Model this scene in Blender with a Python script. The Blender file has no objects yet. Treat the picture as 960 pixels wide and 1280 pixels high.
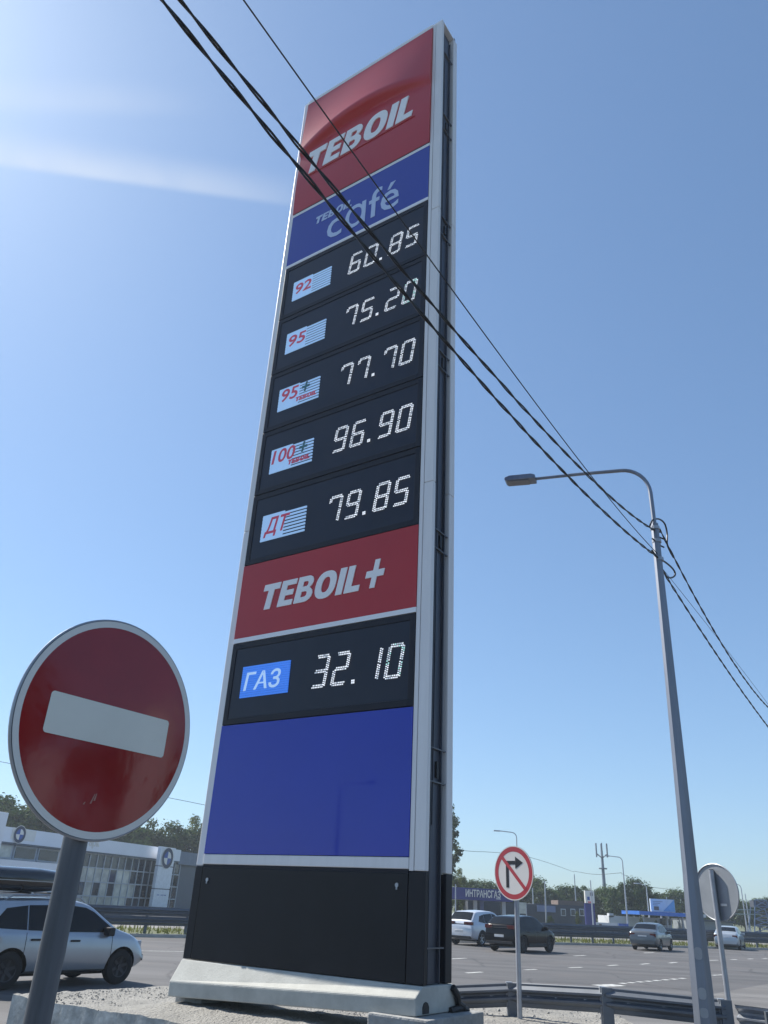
import bpy, bmesh, math, random
from mathutils import Vector, Matrix, noise
random.seed(7)
SC = bpy.context.scene
COL = SC.collection
rad = math.radians

# ------------------------------------------------------------------ camera
FPX, PITCH, ROLL = 960.0, rad(26.97), rad(3.0)
CAM = Vector((0, 0, 1.8))
_F = Vector((0, math.cos(PITCH), math.sin(PITCH)))
_R0 = Vector((1, 0, 0)); _U0 = Vector((0, -math.sin(PITCH), math.cos(PITCH)))
_R = _R0*math.cos(ROLL) + _U0*math.sin(ROLL)
_U = -_R0*math.sin(ROLL) + _U0*math.cos(ROLL)
cd = bpy.data.cameras.new('camera'); cam = bpy.data.objects.new('camera', cd); COL.objects.link(cam)
cam.matrix_world = Matrix(((_R.x, _U.x, -_F.x, CAM.x), (_R.y, _U.y, -_F.y, CAM.y), (_R.z, _U.z, -_F.z, CAM.z), (0, 0, 0, 1)))
cd.sensor_fit = 'VERTICAL'; cd.sensor_height = 24.0; cd.lens = 24.0*FPX/1280.0
cd.clip_start = 0.05; cd.clip_end = 6000
SC.camera = cam

# ------------------------------------------------------------------ sky, sun, exposure
SUN_AZ, SUN_EL = rad(-54), rad(48)          # azimuth from +Y towards +X
w = bpy.data.worlds.new('World'); SC.world = w; w.use_nodes = True
nt = w.node_tree; bg = nt.nodes['Background']
sky = nt.nodes.new('ShaderNodeTexSky'); sky.sky_type = 'NISHITA'; sky.sun_disc = False
sky.sun_elevation = SUN_EL; sky.sun_rotation = SUN_AZ
sky.altitude = 100; sky.air_density = 1.0; sky.dust_density = 0.6; sky.ozone_density = 3.5
gm = nt.nodes.new('ShaderNodeGamma'); gm.inputs[1].default_value = 0.71
tn = nt.nodes.new('ShaderNodeMix'); tn.data_type = 'RGBA'; tn.blend_type = 'MULTIPLY'; tn.inputs[0].default_value = 1; tn.inputs[7].default_value = (.75, .93, 1.10, 1)   # cool white balance of the sky light
nt.links.new(sky.outputs[0], gm.inputs[0]); nt.links.new(gm.outputs[0], tn.inputs[6]); 
def _ray(x, y): return (_R*((x-480)/FPX) - _U*((y-640)/FPX) + _F).normalized()
_tc = nt.nodes.new('ShaderNodeTexCoord'); _last = tn.outputs[2]
def _vm(op, vec):
    n_ = nt.nodes.new('ShaderNodeVectorMath'); n_.operation = op; nt.links.new(_tc.outputs['Generated'], n_.inputs[0]); n_.inputs[1].default_value = vec; return n_
def _mr(src, a, b, c, d):
    n_ = nt.nodes.new('ShaderNodeMapRange'); n_.interpolation_type = 'SMOOTHSTEP'; nt.links.new(src, n_.inputs[0])
    for k_, v_ in zip((1, 2, 3, 4), (a, b, c, d)): n_.inputs[k_].default_value = v_
    return n_.outputs[0]
def _mul(a, b):
    n_ = nt.nodes.new('ShaderNodeMath'); n_.operation = 'MULTIPLY'; nt.links.new(a, n_.inputs[0])
    if isinstance(b, float): n_.inputs[1].default_value = b
    else: nt.links.new(b, n_.inputs[1])
    return n_.outputs[0]
# two faint pale streaks mixed into the sky colour, high at the left
for (p0, p1, c0, up_, dn_, ext, amt) in (((0, 200), (370, 252), (60, 212), .024, .010, .38, .5), ((0, 124), (240, 132), (10, 126), .018, .018, .24, .24)):
    a_, b_, m_ = _ray(*p0), _ray(*p1), _ray(*c0); nn_ = b_.cross(a_).normalized()
    if nn_.z < 0: nn_ = -nn_
    dt = _vm('DOT_PRODUCT', nn_); al = _vm('DISTANCE', m_)
    f_ = _mul(_mr(dt.outputs['Value'], -dn_, 0, 0, 1), _mr(dt.outputs['Value'], 0, up_*1.6, 1, 0))
    f_ = _mul(f_, _mr(al.outputs['Value'], 0.05, ext, 1, 0))
    nz_ = nt.nodes.new('ShaderNodeTexNoise'); nz_.inputs['Scale'].default_value = 9; nz_.inputs['Detail'].default_value = 4; nt.links.new(_tc.outputs['Generated'], nz_.inputs['Vector'])
    f_ = _mul(_mul(f_, _mr(nz_.outputs['Fac'], .25, .65, .55, 1)), amt)
    mx_ = nt.nodes.new('ShaderNodeMix'); mx_.data_type = 'RGBA'; nt.links.new(f_, mx_.inputs[0]); nt.links.new(_last, mx_.inputs[6]); mx_.inputs[7].default_value = (3.6, 3.9, 4.3, 1); _last = mx_.outputs[2]
nt.links.new(_last, bg.inputs[0]); bg.inputs[1].default_value = 0.15
sd = bpy.data.lights.new('sun', 'SUN'); sd.energy = 5.0; sd.angle = rad(0.53); sd.color = (1.0, 0.95, 0.87)
sun = bpy.data.objects.new('sun', sd); COL.objects.link(sun)
SUNV = Vector((math.sin(SUN_AZ)*math.cos(SUN_EL), math.cos(SUN_AZ)*math.cos(SUN_EL), math.sin(SUN_EL)))
sun.rotation_euler = SUNV.to_track_quat('Z', 'Y').to_euler(); sun.location = (0, 0, 40)
SC.view_settings.view_transform = 'Standard'; SC.view_settings.look = 'None'
SC.view_settings.gamma = 1; SC.view_settings.exposure = 0.62; SC.view_settings.use_curve_mapping = False

# ------------------------------------------------------------------ pixel (of the 960x1280 photograph) -> place
def ray(x, y): return _R*((x-480)/FPX) - _U*((y-640)/FPX) + _F
def gz(x, y, z=0.0):
    d = ray(x, y); return CAM + d*((z-CAM.z)/d.z)
def at(x, y, Y):
    d = ray(x, y); return CAM + d*(Y/d.y)
def onp(x, y, P, n):
    d = ray(x, y); return CAM + d*((Vector(P)-CAM).dot(n)/d.dot(n))

# ------------------------------------------------------------------ materials
MATS = {}
def mat(name, col, rough=.6, metal=0., var=.12, vs=3., bump=0., bs=40., coat=0., spec=.5, emit=None, es=0., trans=0., streak=None, alpha=None):
    if name in MATS: return MATS[name]
    m = bpy.data.materials.new(name); m.use_nodes = True; n = m.node_tree; b = n.nodes['Principled BSDF']
    L = n.links.new
    tc = n.nodes.new('ShaderNodeTexCoord'); mp = n.nodes.new('ShaderNodeMapping'); L(tc.outputs['Object'], mp.inputs[0])
    if streak: mp.inputs['Scale'].default_value = streak
    nz = n.nodes.new('ShaderNodeTexNoise'); nz.inputs['Scale'].default_value = vs; nz.inputs['Detail'].default_value = 6
    nz.inputs['Roughness'].default_value = .65
    L(mp.outputs[0], nz.inputs['Vector'])
    rp = n.nodes.new('ShaderNodeValToRGB'); e = rp.color_ramp.elements
    e[0].position = .3; e[1].position = .7
    e[0].color = (*[c*(1-var) for c in col], 1); e[1].color = (*[min(1, c*(1+var)) for c in col], 1)
    L(nz.outputs['Fac'], rp.inputs[0]); L(rp.outputs[0], b.inputs['Base Color'])
    mr = n.nodes.new('ShaderNodeMapRange'); mr.inputs[3].default_value = max(0.02, rough*.85); mr.inputs[4].default_value = min(1, rough*1.15)
    L(nz.outputs['Fac'], mr.inputs[0]); L(mr.outputs[0], b.inputs['Roughness'])
    b.inputs['Metallic'].default_value = metal; b.inputs['Coat Weight'].default_value = coat; b.inputs['Coat Roughness'].default_value = .06
    b.inputs['Specular IOR Level'].default_value = spec
    if trans: b.inputs['Transmission Weight'].default_value = trans
    if emit: b.inputs['Emission Color'].default_value = (*emit, 1); b.inputs['Emission Strength'].default_value = es
    if bump:
        n2 = n.nodes.new('ShaderNodeTexNoise'); n2.inputs['Scale'].default_value = bs; n2.inputs['Detail'].default_value = 5
        L(mp.outputs[0], n2.inputs['Vector'])
        bp = n.nodes.new('ShaderNodeBump'); bp.inputs['Strength'].default_value = bump; bp.inputs['Distance'].default_value = .05
        L(n2.outputs['Fac'], bp.inputs['Height']); L(bp.outputs[0], b.inputs['Normal'])
    MATS[name] = m; return m

def leafmat(name, col, col2):
    m = bpy.data.materials.new(name); m.use_nodes = True; n = m.node_tree; L = n.links.new
    n.nodes.remove(n.nodes['Principled BSDF']); out = n.nodes['Material Output']
    tc = n.nodes.new('ShaderNodeTexCoord'); nz = n.nodes.new('ShaderNodeTexNoise'); nz.inputs['Scale'].default_value = .9; nz.inputs['Detail'].default_value = 5
    L(tc.outputs['Object'], nz.inputs['Vector'])
    oi = n.nodes.new('ShaderNodeObjectInfo')
    ad = n.nodes.new('ShaderNodeMath'); ad.operation = 'MULTIPLY_ADD'; ad.inputs[1].default_value = .45; L(oi.outputs['Random'], ad.inputs[0]); L(nz.outputs['Fac'], ad.inputs[2])
    rp = n.nodes.new('ShaderNodeValToRGB'); e = rp.color_ramp.elements; e[0].position = .4; e[1].position = .95
    e[0].color = (*col, 1); e[1].color = (*col2, 1); L(ad.outputs[0], rp.inputs[0])
    d = n.nodes.new('ShaderNodeBsdfDiffuse'); t = n.nodes.new('ShaderNodeBsdfTranslucent'); g = n.nodes.new('ShaderNodeBsdfGlossy'); g.inputs['Roughness'].default_value = .45
    L(rp.outputs[0], d.inputs[0]); L(rp.outputs[0], t.inputs[0])
    a = n.nodes.new('ShaderNodeMixShader'); a.inputs[0].default_value = .35; L(d.outputs[0], a.inputs[1]); L(t.outputs[0], a.inputs[2])
    c = n.nodes.new('ShaderNodeMixShader'); c.inputs[0].default_value = .012; L(a.outputs[0], c.inputs[1]); L(g.outputs[0], c.inputs[2])
    L(c.outputs[0], out.inputs[0]); MATS[name] = m; return m

def asphalt(name, col, patch):
    m = bpy.data.materials.new(name); m.use_nodes = True; n = m.node_tree; L = n.links.new; b = n.nodes['Principled BSDF']
    tc = n.nodes.new('ShaderNodeTexCoord')
    mp = n.nodes.new('ShaderNodeMapping'); mp.inputs['Rotation'].default_value = (0, 0, rad(-50)); mp.inputs['Scale'].default_value = (.05, .7, 1)
    L(tc.outputs['Object'], mp.inputs[0])
    n1 = n.nodes.new('ShaderNodeTexNoise'); n1.inputs['Scale'].default_value = 1.0; n1.inputs['Detail'].default_value = 4; L(mp.outputs[0], n1.inputs['Vector'])
    n2 = n.nodes.new('ShaderNodeTexNoise'); n2.inputs['Scale'].default_value = .35; n2.inputs['Detail'].default_value = 6; L(tc.outputs['Object'], n2.inputs['Vector'])
    n3 = n.nodes.new('ShaderNodeTexNoise'); n3.inputs['Scale'].default_value = 60; n3.inputs['Detail'].default_value = 3; L(tc.outputs['Object'], n3.inputs['Vector'])
    r1 = n.nodes.new('ShaderNodeValToRGB'); e = r1.color_ramp.elements; e[0].position = .35; e[1].position = .68
    e[0].color = (*[c*.72 for c in col], 1); e[1].color = (*[c*1.25 for c in col], 1); L(n1.outputs['Fac'], r1.inputs[0])
    r2 = n.nodes.new('ShaderNodeValToRGB'); e = r2.color_ramp.elements; e[0].position = .52; e[1].position = .62; e[0].color = (0, 0, 0, 1); e[1].color = (.5, .5, .5, 1); L(n2.outputs['Fac'], r2.inputs[0])
    mx = n.nodes.new('ShaderNodeMix'); mx.data_type = 'RGBA'; L(r2.outputs[0], mx.inputs[0]); L(r1.outputs[0], mx.inputs[6]); mx.inputs[7].default_value = (*patch, 1)
    m2 = n.nodes.new('ShaderNodeMix'); m2.data_type = 'RGBA'; m2.blend_type = 'OVERLAY'; m2.inputs[0].default_value = .35; L(mx.outputs[2], m2.inputs[6]); L(n3.outputs['Fac'], m2.inputs[7])
    vo = n.nodes.new('ShaderNodeTexVoronoi'); vo.feature = 'DISTANCE_TO_EDGE'; vo.inputs['Scale'].default_value = .22
    wv = n.nodes.new('ShaderNodeVectorMath'); wv.operation = 'ADD'; L(tc.outputs['Object'], wv.inputs[0]); L(n2.outputs['Color'], wv.inputs[1]); L(wv.outputs[0], vo.inputs['Vector'])
    cr_ = n.nodes.new('ShaderNodeMapRange'); L(vo.outputs['Distance'], cr_.inputs[0]); cr_.inputs[1].default_value = .0; cr_.inputs[2].default_value = .012; cr_.inputs[3].default_value = .55; cr_.inputs[4].default_value = 1
    m3 = n.nodes.new('ShaderNodeMix'); m3.data_type = 'RGBA'; m3.blend_type = 'MULTIPLY'; m3.inputs[0].default_value = 1; L(m2.outputs[2], m3.inputs[6]); L(cr_.outputs[0], m3.inputs[7])
    L(m3.outputs[2], b.inputs['Base Color']); b.inputs['Roughness'].default_value = .8
    bp = n.nodes.new('ShaderNodeBump'); bp.inputs['Strength'].default_value = .25; bp.inputs['Distance'].default_value = .01; L(n3.outputs['Fac'], bp.inputs['Height']); L(bp.outputs[0], b.inputs['Normal'])
    MATS[name] = m; return m

M_ALU = mat('painted_aluminium', (.78, .76, .75), .42, .0, .05, 1.2, streak=(6, 6, .6), spec=.5)
M_ALU2 = mat('aluminium_strip', (.86, .86, .87), .4, 0, .03)
M_RED = mat('red_acrylic', (.47, .020, .026), .34, 0, .06, .8, spec=.42)
M_BLUE = mat('blue_acrylic', (.012, .032, .40), .04, 0, .05, .6, spec=.5)
M_BLUE2 = mat('blue_acrylic_matte', (.018, .044, .34), .38, 0, .05, .6)
M_LETTER = mat('white_lettering', (.90, .88, .86), .45, 0, .03)
M_CAFE = mat('pale_blue_lettering', (.52, .62, .82), .5, 0, .03)
M_SCREEN = mat('display_glass', (.009, .012, .026), .33, 0, .2, 1.5, spec=.33)
M_BEZEL = mat('display_bezel', (.007, .008, .016), .5, 0, .2, spec=.3)
M_PLINTH = mat('graphite_cladding', (.011, .012, .016), .40, 0, .25, .9, spec=.25)
M_PLINTH2 = mat('graphite_trim', (.015, .016, .021), .45, 0, .2, 1, spec=.25)
M_STEEL = mat('dusty_dark_steel', (.060, .068, .090), .45, .35, .45, 1.4, bump=.05, bs=20, streak=(5, 5, .5))
M_LED = mat('led_white', (.8, .8, .82), .5, emit=(.95, .97, 1), es=.42)
M_LED2 = mat('led_white_dim', (.5, .52, .56), .5, emit=(.78, .88, 1), es=.25)
M_LED3 = mat('led_mint', (.5, .7, .66), .5, emit=(.45, .9, .8), es=.4)
M_STRIP = mat('led_strip_blue_white', (.16, .26, .40), .5, emit=(.34, .58, .95), es=.36)
M_BLUEPIX = mat('led_strip_blue', (.04, .15, .5), .5, emit=(.045, .20, .80), es=.42)
M_BLUEPIX2 = mat('led_text_pale', (.3, .4, .5), .5, emit=(.38, .58, .90), es=.45)
M_REDPIX = mat('led_red', (.35, .05, .08), .5, emit=(.36, .03, .08), es=.25)
M_TEALPIX = mat('led_teal', (.01, .05, .06), .5, emit=(.01, .06, .09), es=.4)
M_CONC = mat('pale_concrete', (.42, .42, .385), .85, 0, .16, 3.5, bump=.10, bs=45)
M_CONC2 = mat('grey_concrete', (.30, .30, .29), .9, 0, .28, 4, bump=.3, bs=30)
M_DUST = mat('dusty_gravel', (.27, .26, .235), .95, 0, .22, 2.2, bump=1.0, bs=28)
M_PEBBLE = mat('pebbles', (.26, .25, .23), .9, 0, .4, 6)
M_SIGNRED = mat('red_sheeting', (.28, .008, .012), .10, 0, .12, 3, bump=.10, bs=2.6, coat=.3, spec=.4)
M_SIGNWHITE = mat('white_sheeting', (.70, .69, .65), .35, 0, .05, 2, coat=.2)
M_SIGNBLACK = mat('black_sheeting', (.015, .016, .02), .4)
M_GALV = mat('galvanised_steel', (.38, .40, .43), .42, .55, .18, 5, bump=.05, bs=60)
M_POLE = mat('grey_painted_pole', (.115, .123, .138), .48, .25, .35, 2.0, bump=.08, bs=30, streak=(6, 6, .4))
M_LAMPPOLE = mat('galvanised_pole', (.25, .27, .31), .5, .85, .16, 1.5, streak=(4, 4, .4))
M_SIGNBACK = mat('grey_sign_back', (.30, .32, .34), .45, .35, .10, 4)
M_RUBBER = mat('tyre_rubber', (.012, .012, .013), .8)
M_DARK = mat('dark_plastic', (.015, .015, .017), .6)
M_RIM = mat('alloy_rim', (.40, .41, .43), .35, .8, .06)
M_RIMDARK = mat('dark_rim', (.05, .05, .055), .5, .4, .1)
M_GLASS = mat('dark_car_glass', (.004, .005, .007), .05, 0, .1, spec=.32)
M_SILVER = mat('silver_car_paint', (.40, .43, .47), .30, .6, .04, 2, coat=.8)
M_WHITE = mat('white_car_paint', (.60, .63, .68), .3, .15, .04, 2, coat=.8)
M_BLACK = mat('black_car_paint', (.004, .004, .006), .14, .0, .05, 2, spec=.28)
M_GREY = mat('grey_car_paint', (.11, .12, .13), .32, .5, .05, 2, coat=.8)
M_LIGHTSILVER = mat('pale_silver_paint', (.42, .46, .50), .33, .4, .05, 2, coat=.7)
M_TAIL = mat('tail_light_red', (.10, .005, .006), .15, coat=.8)
M_LENS = mat('clear_lens', (.5, .52, .55), .12, coat=.8)
M_PLATE = mat('white_number_plate', (.6, .6, .6), .4)
M_BOXBLACK = mat('glossy_black_box', (.012, .012, .014), .14, 0, .2, coat=.8)
M_CABLE = mat('black_cable', (.012, .012, .014), .5)
M_MARK = mat('worn_road_paint', (.42, .42, .40), .7, 0, .55, 5)
M_KERB = mat('kerb_concrete', (.40, .39, .36), .85, 0, .2, 2)
M_RAIL = mat('weathered_rail_steel', (.125, .14, .16), .5, .15, .25, 1.2)
M_FARRAIL = mat('dull_rail_steel', (.11, .125, .15), .55, .4, .2, 1.0)
M_WHITEWALL = mat('white_cladding', (.74, .77, .82), .5, 0, .06, .4)
M_GREYWALL = mat('grey_cladding', (.10, .12, .15), .55, 0, .12, .4)
M_SHOPGLASS = mat('shop_glass', (.035, .045, .06), .06, 0, .6, .35, coat=.4)
M_POSTER = mat('window_poster', (.52, .52, .46), .25, 0, .45, .6, coat=.4)
M_FRAME = mat('pale_frame', (.42, .45, .48), .5)
M_LOGOBLUE = mat('logo_blue', (.03, .09, .35), .3)
M_NAVY = mat('navy_fascia', (.030, .034, .17), .4, 0, .08, .5)
M_SKYBLUE = mat('bright_blue_fascia', (.03, .14, .50), .4, 0, .06, .5)
M_BILL = mat('billboard_sheet', (.55, .62, .70), .5, 0, .10, 1.2)
M_FARWHITE = mat('white_plaster', (.55, .58, .62), .7, 0, .08, .5)
M_FARDARK = mat('dark_shed', (.05, .06, .08), .7, 0, .3, .4)
M_BRICK = mat('brown_cladding', (.16, .12, .10), .8, 0, .2, .5)
M_FARPOLE = mat('far_pole', (.40, .43, .47), .5, .3, .1)
M_BARK = mat('bark', (.07, .055, .04), .9, 0, .3, 3, bump=.5, bs=8)
M_GRASS = leafmat('grass_blades', (.075, .10, .022), (.19, .20, .06))
M_LEAF = leafmat('leaves_green', (.022, .046, .012), (.075, .115, .03))
M_LEAF2 = leafmat('leaves_olive', (.035, .055, .016), (.12, .15, .045))
M_ROAD = asphalt('worn_asphalt', (.088, .085, .084), (.112, .102, .098))
M_EXIT = asphalt('pale_dusty_asphalt', (.13, .124, .117), (.155, .142, .132))
M_EARTH = mat('roadside_earth', (.10, .11, .05), .95, 0, .4, .15)
M_LOT = mat('pale_forecourt', (.20, .19, .18), .85, 0, .2, .2)

# ------------------------------------------------------------------ object helpers
def tag(o, label=None, cat=None, group=None, kind=None):
    if label: o['label'] = label
    if cat: o['category'] = cat
    if group: o['group'] = group
    if kind: o['kind'] = kind
    return o
def empty(name, loc, rz=0., label=None, cat=None, group=None):
    o = bpy.data.objects.new(name, None); COL.objects.link(o); o.location = loc; o.rotation_euler = (0, 0, rz); o.empty_display_size = .2
    return tag(o, label, cat, group)
def link(name, me, parent=None):
    o = bpy.data.objects.new(name, me); COL.objects.link(o)
    if parent: o.parent = parent
    return o
def copy_tree(o, parent=None):
    c = o.copy(); COL.objects.link(c); c.parent = parent
    for ch in list(o.children): copy_tree(ch, c)
    return c

class MB:
    def __init__(s): s.v = []; s.f = []; s.mi = []
    def add(s, vs, fs, mi=0):
        k = len(s.v); s.v += [Vector(x) for x in vs]; s.f += [[i+k for i in f] for f in fs]; s.mi += [mi]*len(fs); return s
    def box(s, a, b, mi=0):
        x0, y0, z0 = a; x1, y1, z1 = b
        return s.add([(x0,y0,z0),(x1,y0,z0),(x1,y1,z0),(x0,y1,z0),(x0,y0,z1),(x1,y0,z1),(x1,y1,z1),(x0,y1,z1)],
                     [(3,2,1,0),(4,5,6,7),(0,1,5,4),(1,2,6,5),(2,3,7,6),(3,0,4,7)], mi)
    def tube(s, pts, r, n=8, cap=True, mi=0):
        pts = [Vector(p) for p in pts]; N = len(pts)
        rs = r if isinstance(r, (list, tuple)) else [r]*N
        prev = None; vs = []
        for i, p in enumerate(pts):
            t = (pts[min(i+1, N-1)]-pts[max(i-1, 0)]).normalized()
            if prev is None:
                ref = Vector((0, 0, 1)) if abs(t.z) < .9 else Vector((1, 0, 0)); u = t.cross(ref).normalized()
            else:
                u = (prev - t*prev.dot(t)); u = u.normalized() if u.length > 1e-6 else t.orthogonal().normalized()
            prev = u; v = t.cross(u)
            for k in range(n):
                a = 2*math.pi*k/n; vs.append(p+(u*math.cos(a)+v*math.sin(a))*rs[i])
        fs = [(i*n+k, i*n+(k+1) % n, (i+1)*n+(k+1) % n, (i+1)*n+k) for i in range(N-1) for k in range(n)]
        if cap: fs += [tuple(range(n))[::-1], tuple((N-1)*n+k for k in range(n))]
        return s.add(vs, fs, mi)
    def prism(s, poly, d0, d1, axis='y', mi=0):
        # poly: 2D points; extruded along axis from d0 to d1
        n = len(poly); mk = {'y': lambda p, d: (p[0], d, p[1]), 'x': lambda p, d: (d, p[0], p[1]), 'z': lambda p, d: (p[0], p[1], d)}[axis]
        vs = [mk(p, d0) for p in poly]+[mk(p, d1) for p in poly]
        return s.add(vs, [tuple(range(n))[::-1], tuple(range(n, 2*n))]+[(i, (i+1) % n, n+(i+1) % n, n+i) for i in range(n)], mi)
    def disc(s, c, n, r, th, seg=40, mi=0):
        c = Vector(c); n = Vector(n).normalized(); u = n.cross(Vector((0, 0, 1))).normalized(); v = u.cross(n)
        vs = [c+(u*math.cos(2*math.pi*k/seg)+v*math.sin(2*math.pi*k/seg))*r for k in range(seg)]
        vs += [p+n*th for p in vs]
        return s.add(vs, [tuple(range(seg)), tuple(range(seg, 2*seg))[::-1]]+[(k, seg+k, seg+(k+1) % seg, (k+1) % seg) for k in range(seg)], mi)
    def build(s, name, mats, parent=None, off=(0, 0, 0), smooth=False, bevel=0., recalc=True):
        off = Vector(off)
        me = bpy.data.meshes.new(name); me.from_pydata([tuple(v-off) for v in s.v], [], s.f)
        ms = mats if isinstance(mats, (list, tuple)) else [mats]
        for m in ms: me.materials.append(m)
        if len(ms) > 1: me.polygons.foreach_set('material_index', s.mi)
        if recalc or bevel:
            bm = bmesh.new(); bm.from_mesh(me)
            bmesh.ops.recalc_face_normals(bm, faces=bm.faces)
            if bevel:
                es = [e for e in bm.edges if len(e.link_faces) == 2 and e.calc_face_angle(0) > .5]
                bmesh.ops.bevel(bm, geom=es, offset=bevel, segments=2, affect='EDGES', profile=.6)
            bm.to_mesh(me); bm.free()
        if smooth:
            for p in me.polygons: p.use_smooth = True
            if smooth != 'all':
                try: me.set_sharp_from_angle(angle=rad(40))
                except Exception: pass
        me.update()
        return link(name, me, parent)

def curve_mesh(c):
    o = bpy.data.objects.new('tmp', c); COL.objects.link(o)
    dg = bpy.context.evaluated_depsgraph_get(); dg.update()
    me = o.evaluated_get(dg).to_mesh()
    vs = [v.co.copy() for v in me.vertices]; fs = [list(p.vertices) for p in me.polygons]
    o.evaluated_get(dg).to_mesh_clear()
    bpy.data.objects.remove(o); bpy.data.curves.remove(c)
    return vs, fs
def text_geo(body, wid, hei, ext=.01, shear=0., bold=0., spacing=1.):
    c = bpy.data.curves.new('t', 'FONT'); c.body = body; c.size = 1; c.extrude = .5; c.offset = bold; c.space_character = spacing; c.resolution_u = 3
    vs, fs = curve_mesh(c)
    return norm_geo(vs, fs, wid, hei, ext, shear)
def norm_geo(vs, fs, wid, hei, ext, shear):
    x0 = min(v.x for v in vs); x1 = max(v.x for v in vs); y0 = min(v.y for v in vs); y1 = max(v.y for v in vs)
    wi = wid-abs(shear)*hei
    out = []
    for v in vs:
        yy = (v.y-y0)/(y1-y0)*hei
        out.append(Vector(((v.x-x0)/(x1-x0)*wi+yy*shear, yy, v.z*ext*2)))
    return out, fs
def poly_geo(polys, wid, hei, ext, shear):
    c = bpy.data.curves.new('t', 'CURVE'); c.dimensions = '2D'; c.fill_mode = 'BOTH'; c.extrude = .5
    for p in polys:
        sp = c.splines.new('POLY'); sp.points.add(len(p)-1); sp.use_cyclic_u = True
        for q, (x, y) in zip(sp.points, p): q.co = (x, y, 0, 1)
    vs, fs = curve_mesh(c)
    return norm_geo(vs, fs, wid, hei, ext, shear)
def superell(cx, cy, a, b, n=28, e=2.4):
    P = []
    for k in range(n):
        t = 2*math.pi*k/n; c, s = math.cos(t), math.sin(t)
        P.append((cx+a*math.copysign(abs(c)**(2/e), c), cy+b*math.copysign(abs(s)**(2/e), s)))
    return P
def heavy_word(word):
    th = .25; x = 0; out = []
    for ch in word:
        if ch == 'T': w_ = .80; out.append([(x, 1), (x, 1-th), (x+w_/2-.145, 1-th), (x+w_/2-.145, 0), (x+w_/2+.145, 0), (x+w_/2+.145, 1-th), (x+w_, 1-th), (x+w_, 1)])
        elif ch == 'E': w_ = .70; out.append([(x, 0), (x, 1), (x+w_, 1), (x+w_, .79), (x+.28, .79), (x+.28, .61), (x+w_-.06, .61), (x+w_-.06, .40), (x+.28, .40), (x+.28, .21), (x+w_, .21), (x+w_, 0)])
        elif ch == 'I': w_ = .28; out.append([(x, 0), (x, 1), (x+.28, 1), (x+.28, 0)])
        elif ch == 'L': w_ = .64; out.append([(x, 0), (x, 1), (x+.28, 1), (x+.28, .22), (x+w_, .22), (x+w_, 0)])
        elif ch == 'O': w_ = .92; out.append(superell(x+w_/2, .5, w_/2, .52)); out.append(superell(x+w_/2, .5, w_/2-.28, .29))
        elif ch == 'B':
            w_ = .80
            o = [(x, 0), (x, 1), (x+.46, 1)]
            o += [(x+.46+.27*math.cos(a), .755+.245*math.sin(a)) for a in [rad(d) for d in range(75, -61, -27)]]
            o += [(x+.48+.32*math.cos(a), .275+.275*math.sin(a)) for a in [rad(d) for d in range(55, -91, -24)]]
            out.append(o)
            out.append([(x+.27, .60), (x+.27, .80), (x+.44, .80), (x+.50, .75), (x+.50, .65), (x+.44, .60)])
            out.append([(x+.27, .20), (x+.27, .41), (x+.46, .41), (x+.53, .36), (x+.53, .25), (x+.46, .20)])
        elif ch == '+': w_ = .86; c = x+.43; t = .12; out.append([(c-t, -.0), (c-t, .5-t), (x, .5-t), (x, .5+t), (c-t, .5+t), (c-t, 1.0), (c+t, 1.0), (c+t, .5+t), (x+w_, .5+t), (x+w_, .5-t), (c+t, .5-t), (c+t, 0)])
        x += w_+.09
    return out

# ================================================================== SETTING
def sheet(name, pts, z, m, kind='structure'):
    mb = MB(); mb.add([(p[0], p[1], z) for p in pts], [tuple(range(len(pts)))])
    o = mb.build(name, m); tag(o, kind=kind); return o
sheet('ground', [(-2500, -2500), (2500, -2500), (2500, 3500), (-2500, 3500)], -.06, M_EARTH)
# far kerb line of the carriageway (plan)
K = [(-75, -16), (-48, 6.5), (-30, 21.6), (-9.12, 38.6), (4.9, 49.7), (12.45, 55.0), (29.3, 65.5), (60, 83), (120, 115), (260, 185)]
near = [(300, 60), (40, -60), (-75, -60)]
road = sheet('road', K+near, 0, M_ROAD)
def offset_line(pts, d):
    out = []
    for i, p in enumerate(pts):
        a = Vector(pts[max(i-1, 0)]); b = Vector(pts[min(i+1, len(pts)-1)]); t = (b-a).normalized(); n = Vector((-t.y, t.x))
        q = Vector(p)+n*d; out.append((q.x, q.y))
    return out
def strip(name, pts, d0, d1, z0, z1, m, kind='structure'):
    a = offset_line(pts, d0); b = offset_line(pts, d1); n = len(pts); mb = MB()
    vs = [(*p, z0) for p in a]+[(*p, z1) for p in a]+[(*p, z1) for p in b]+[(*p, z0) for p in b]
    fs = []
    for i in range(n-1):
        for r_ in range(3): fs.append((r_*n+i, r_*n+i+1, (r_+1)*n+i+1, (r_+1)*n+i))
    mb.add(vs, fs); o = mb.build(name, m); tag(o, kind=kind); return o
def resample(pts, step):
    out = [Vector(pts[0])]; acc = 0
    for a, b in zip(pts, pts[1:]):
        a = Vector(a); b = Vector(b); L = (b-a).length; n = max(1, int(round(L/step)))
        for k in range(1, n+1): out.append(a.lerp(b, k/n))
    return [tuple(p) for p in out]
strip('kerb', K, 0, .18, -.05, .13, M_KERB)
strip('verge', K, .18, 6.5, -.055, .10, M_EARTH)
strip('pavement', K, 6.5, 30, -.055, .02, M_LOT)
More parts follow.
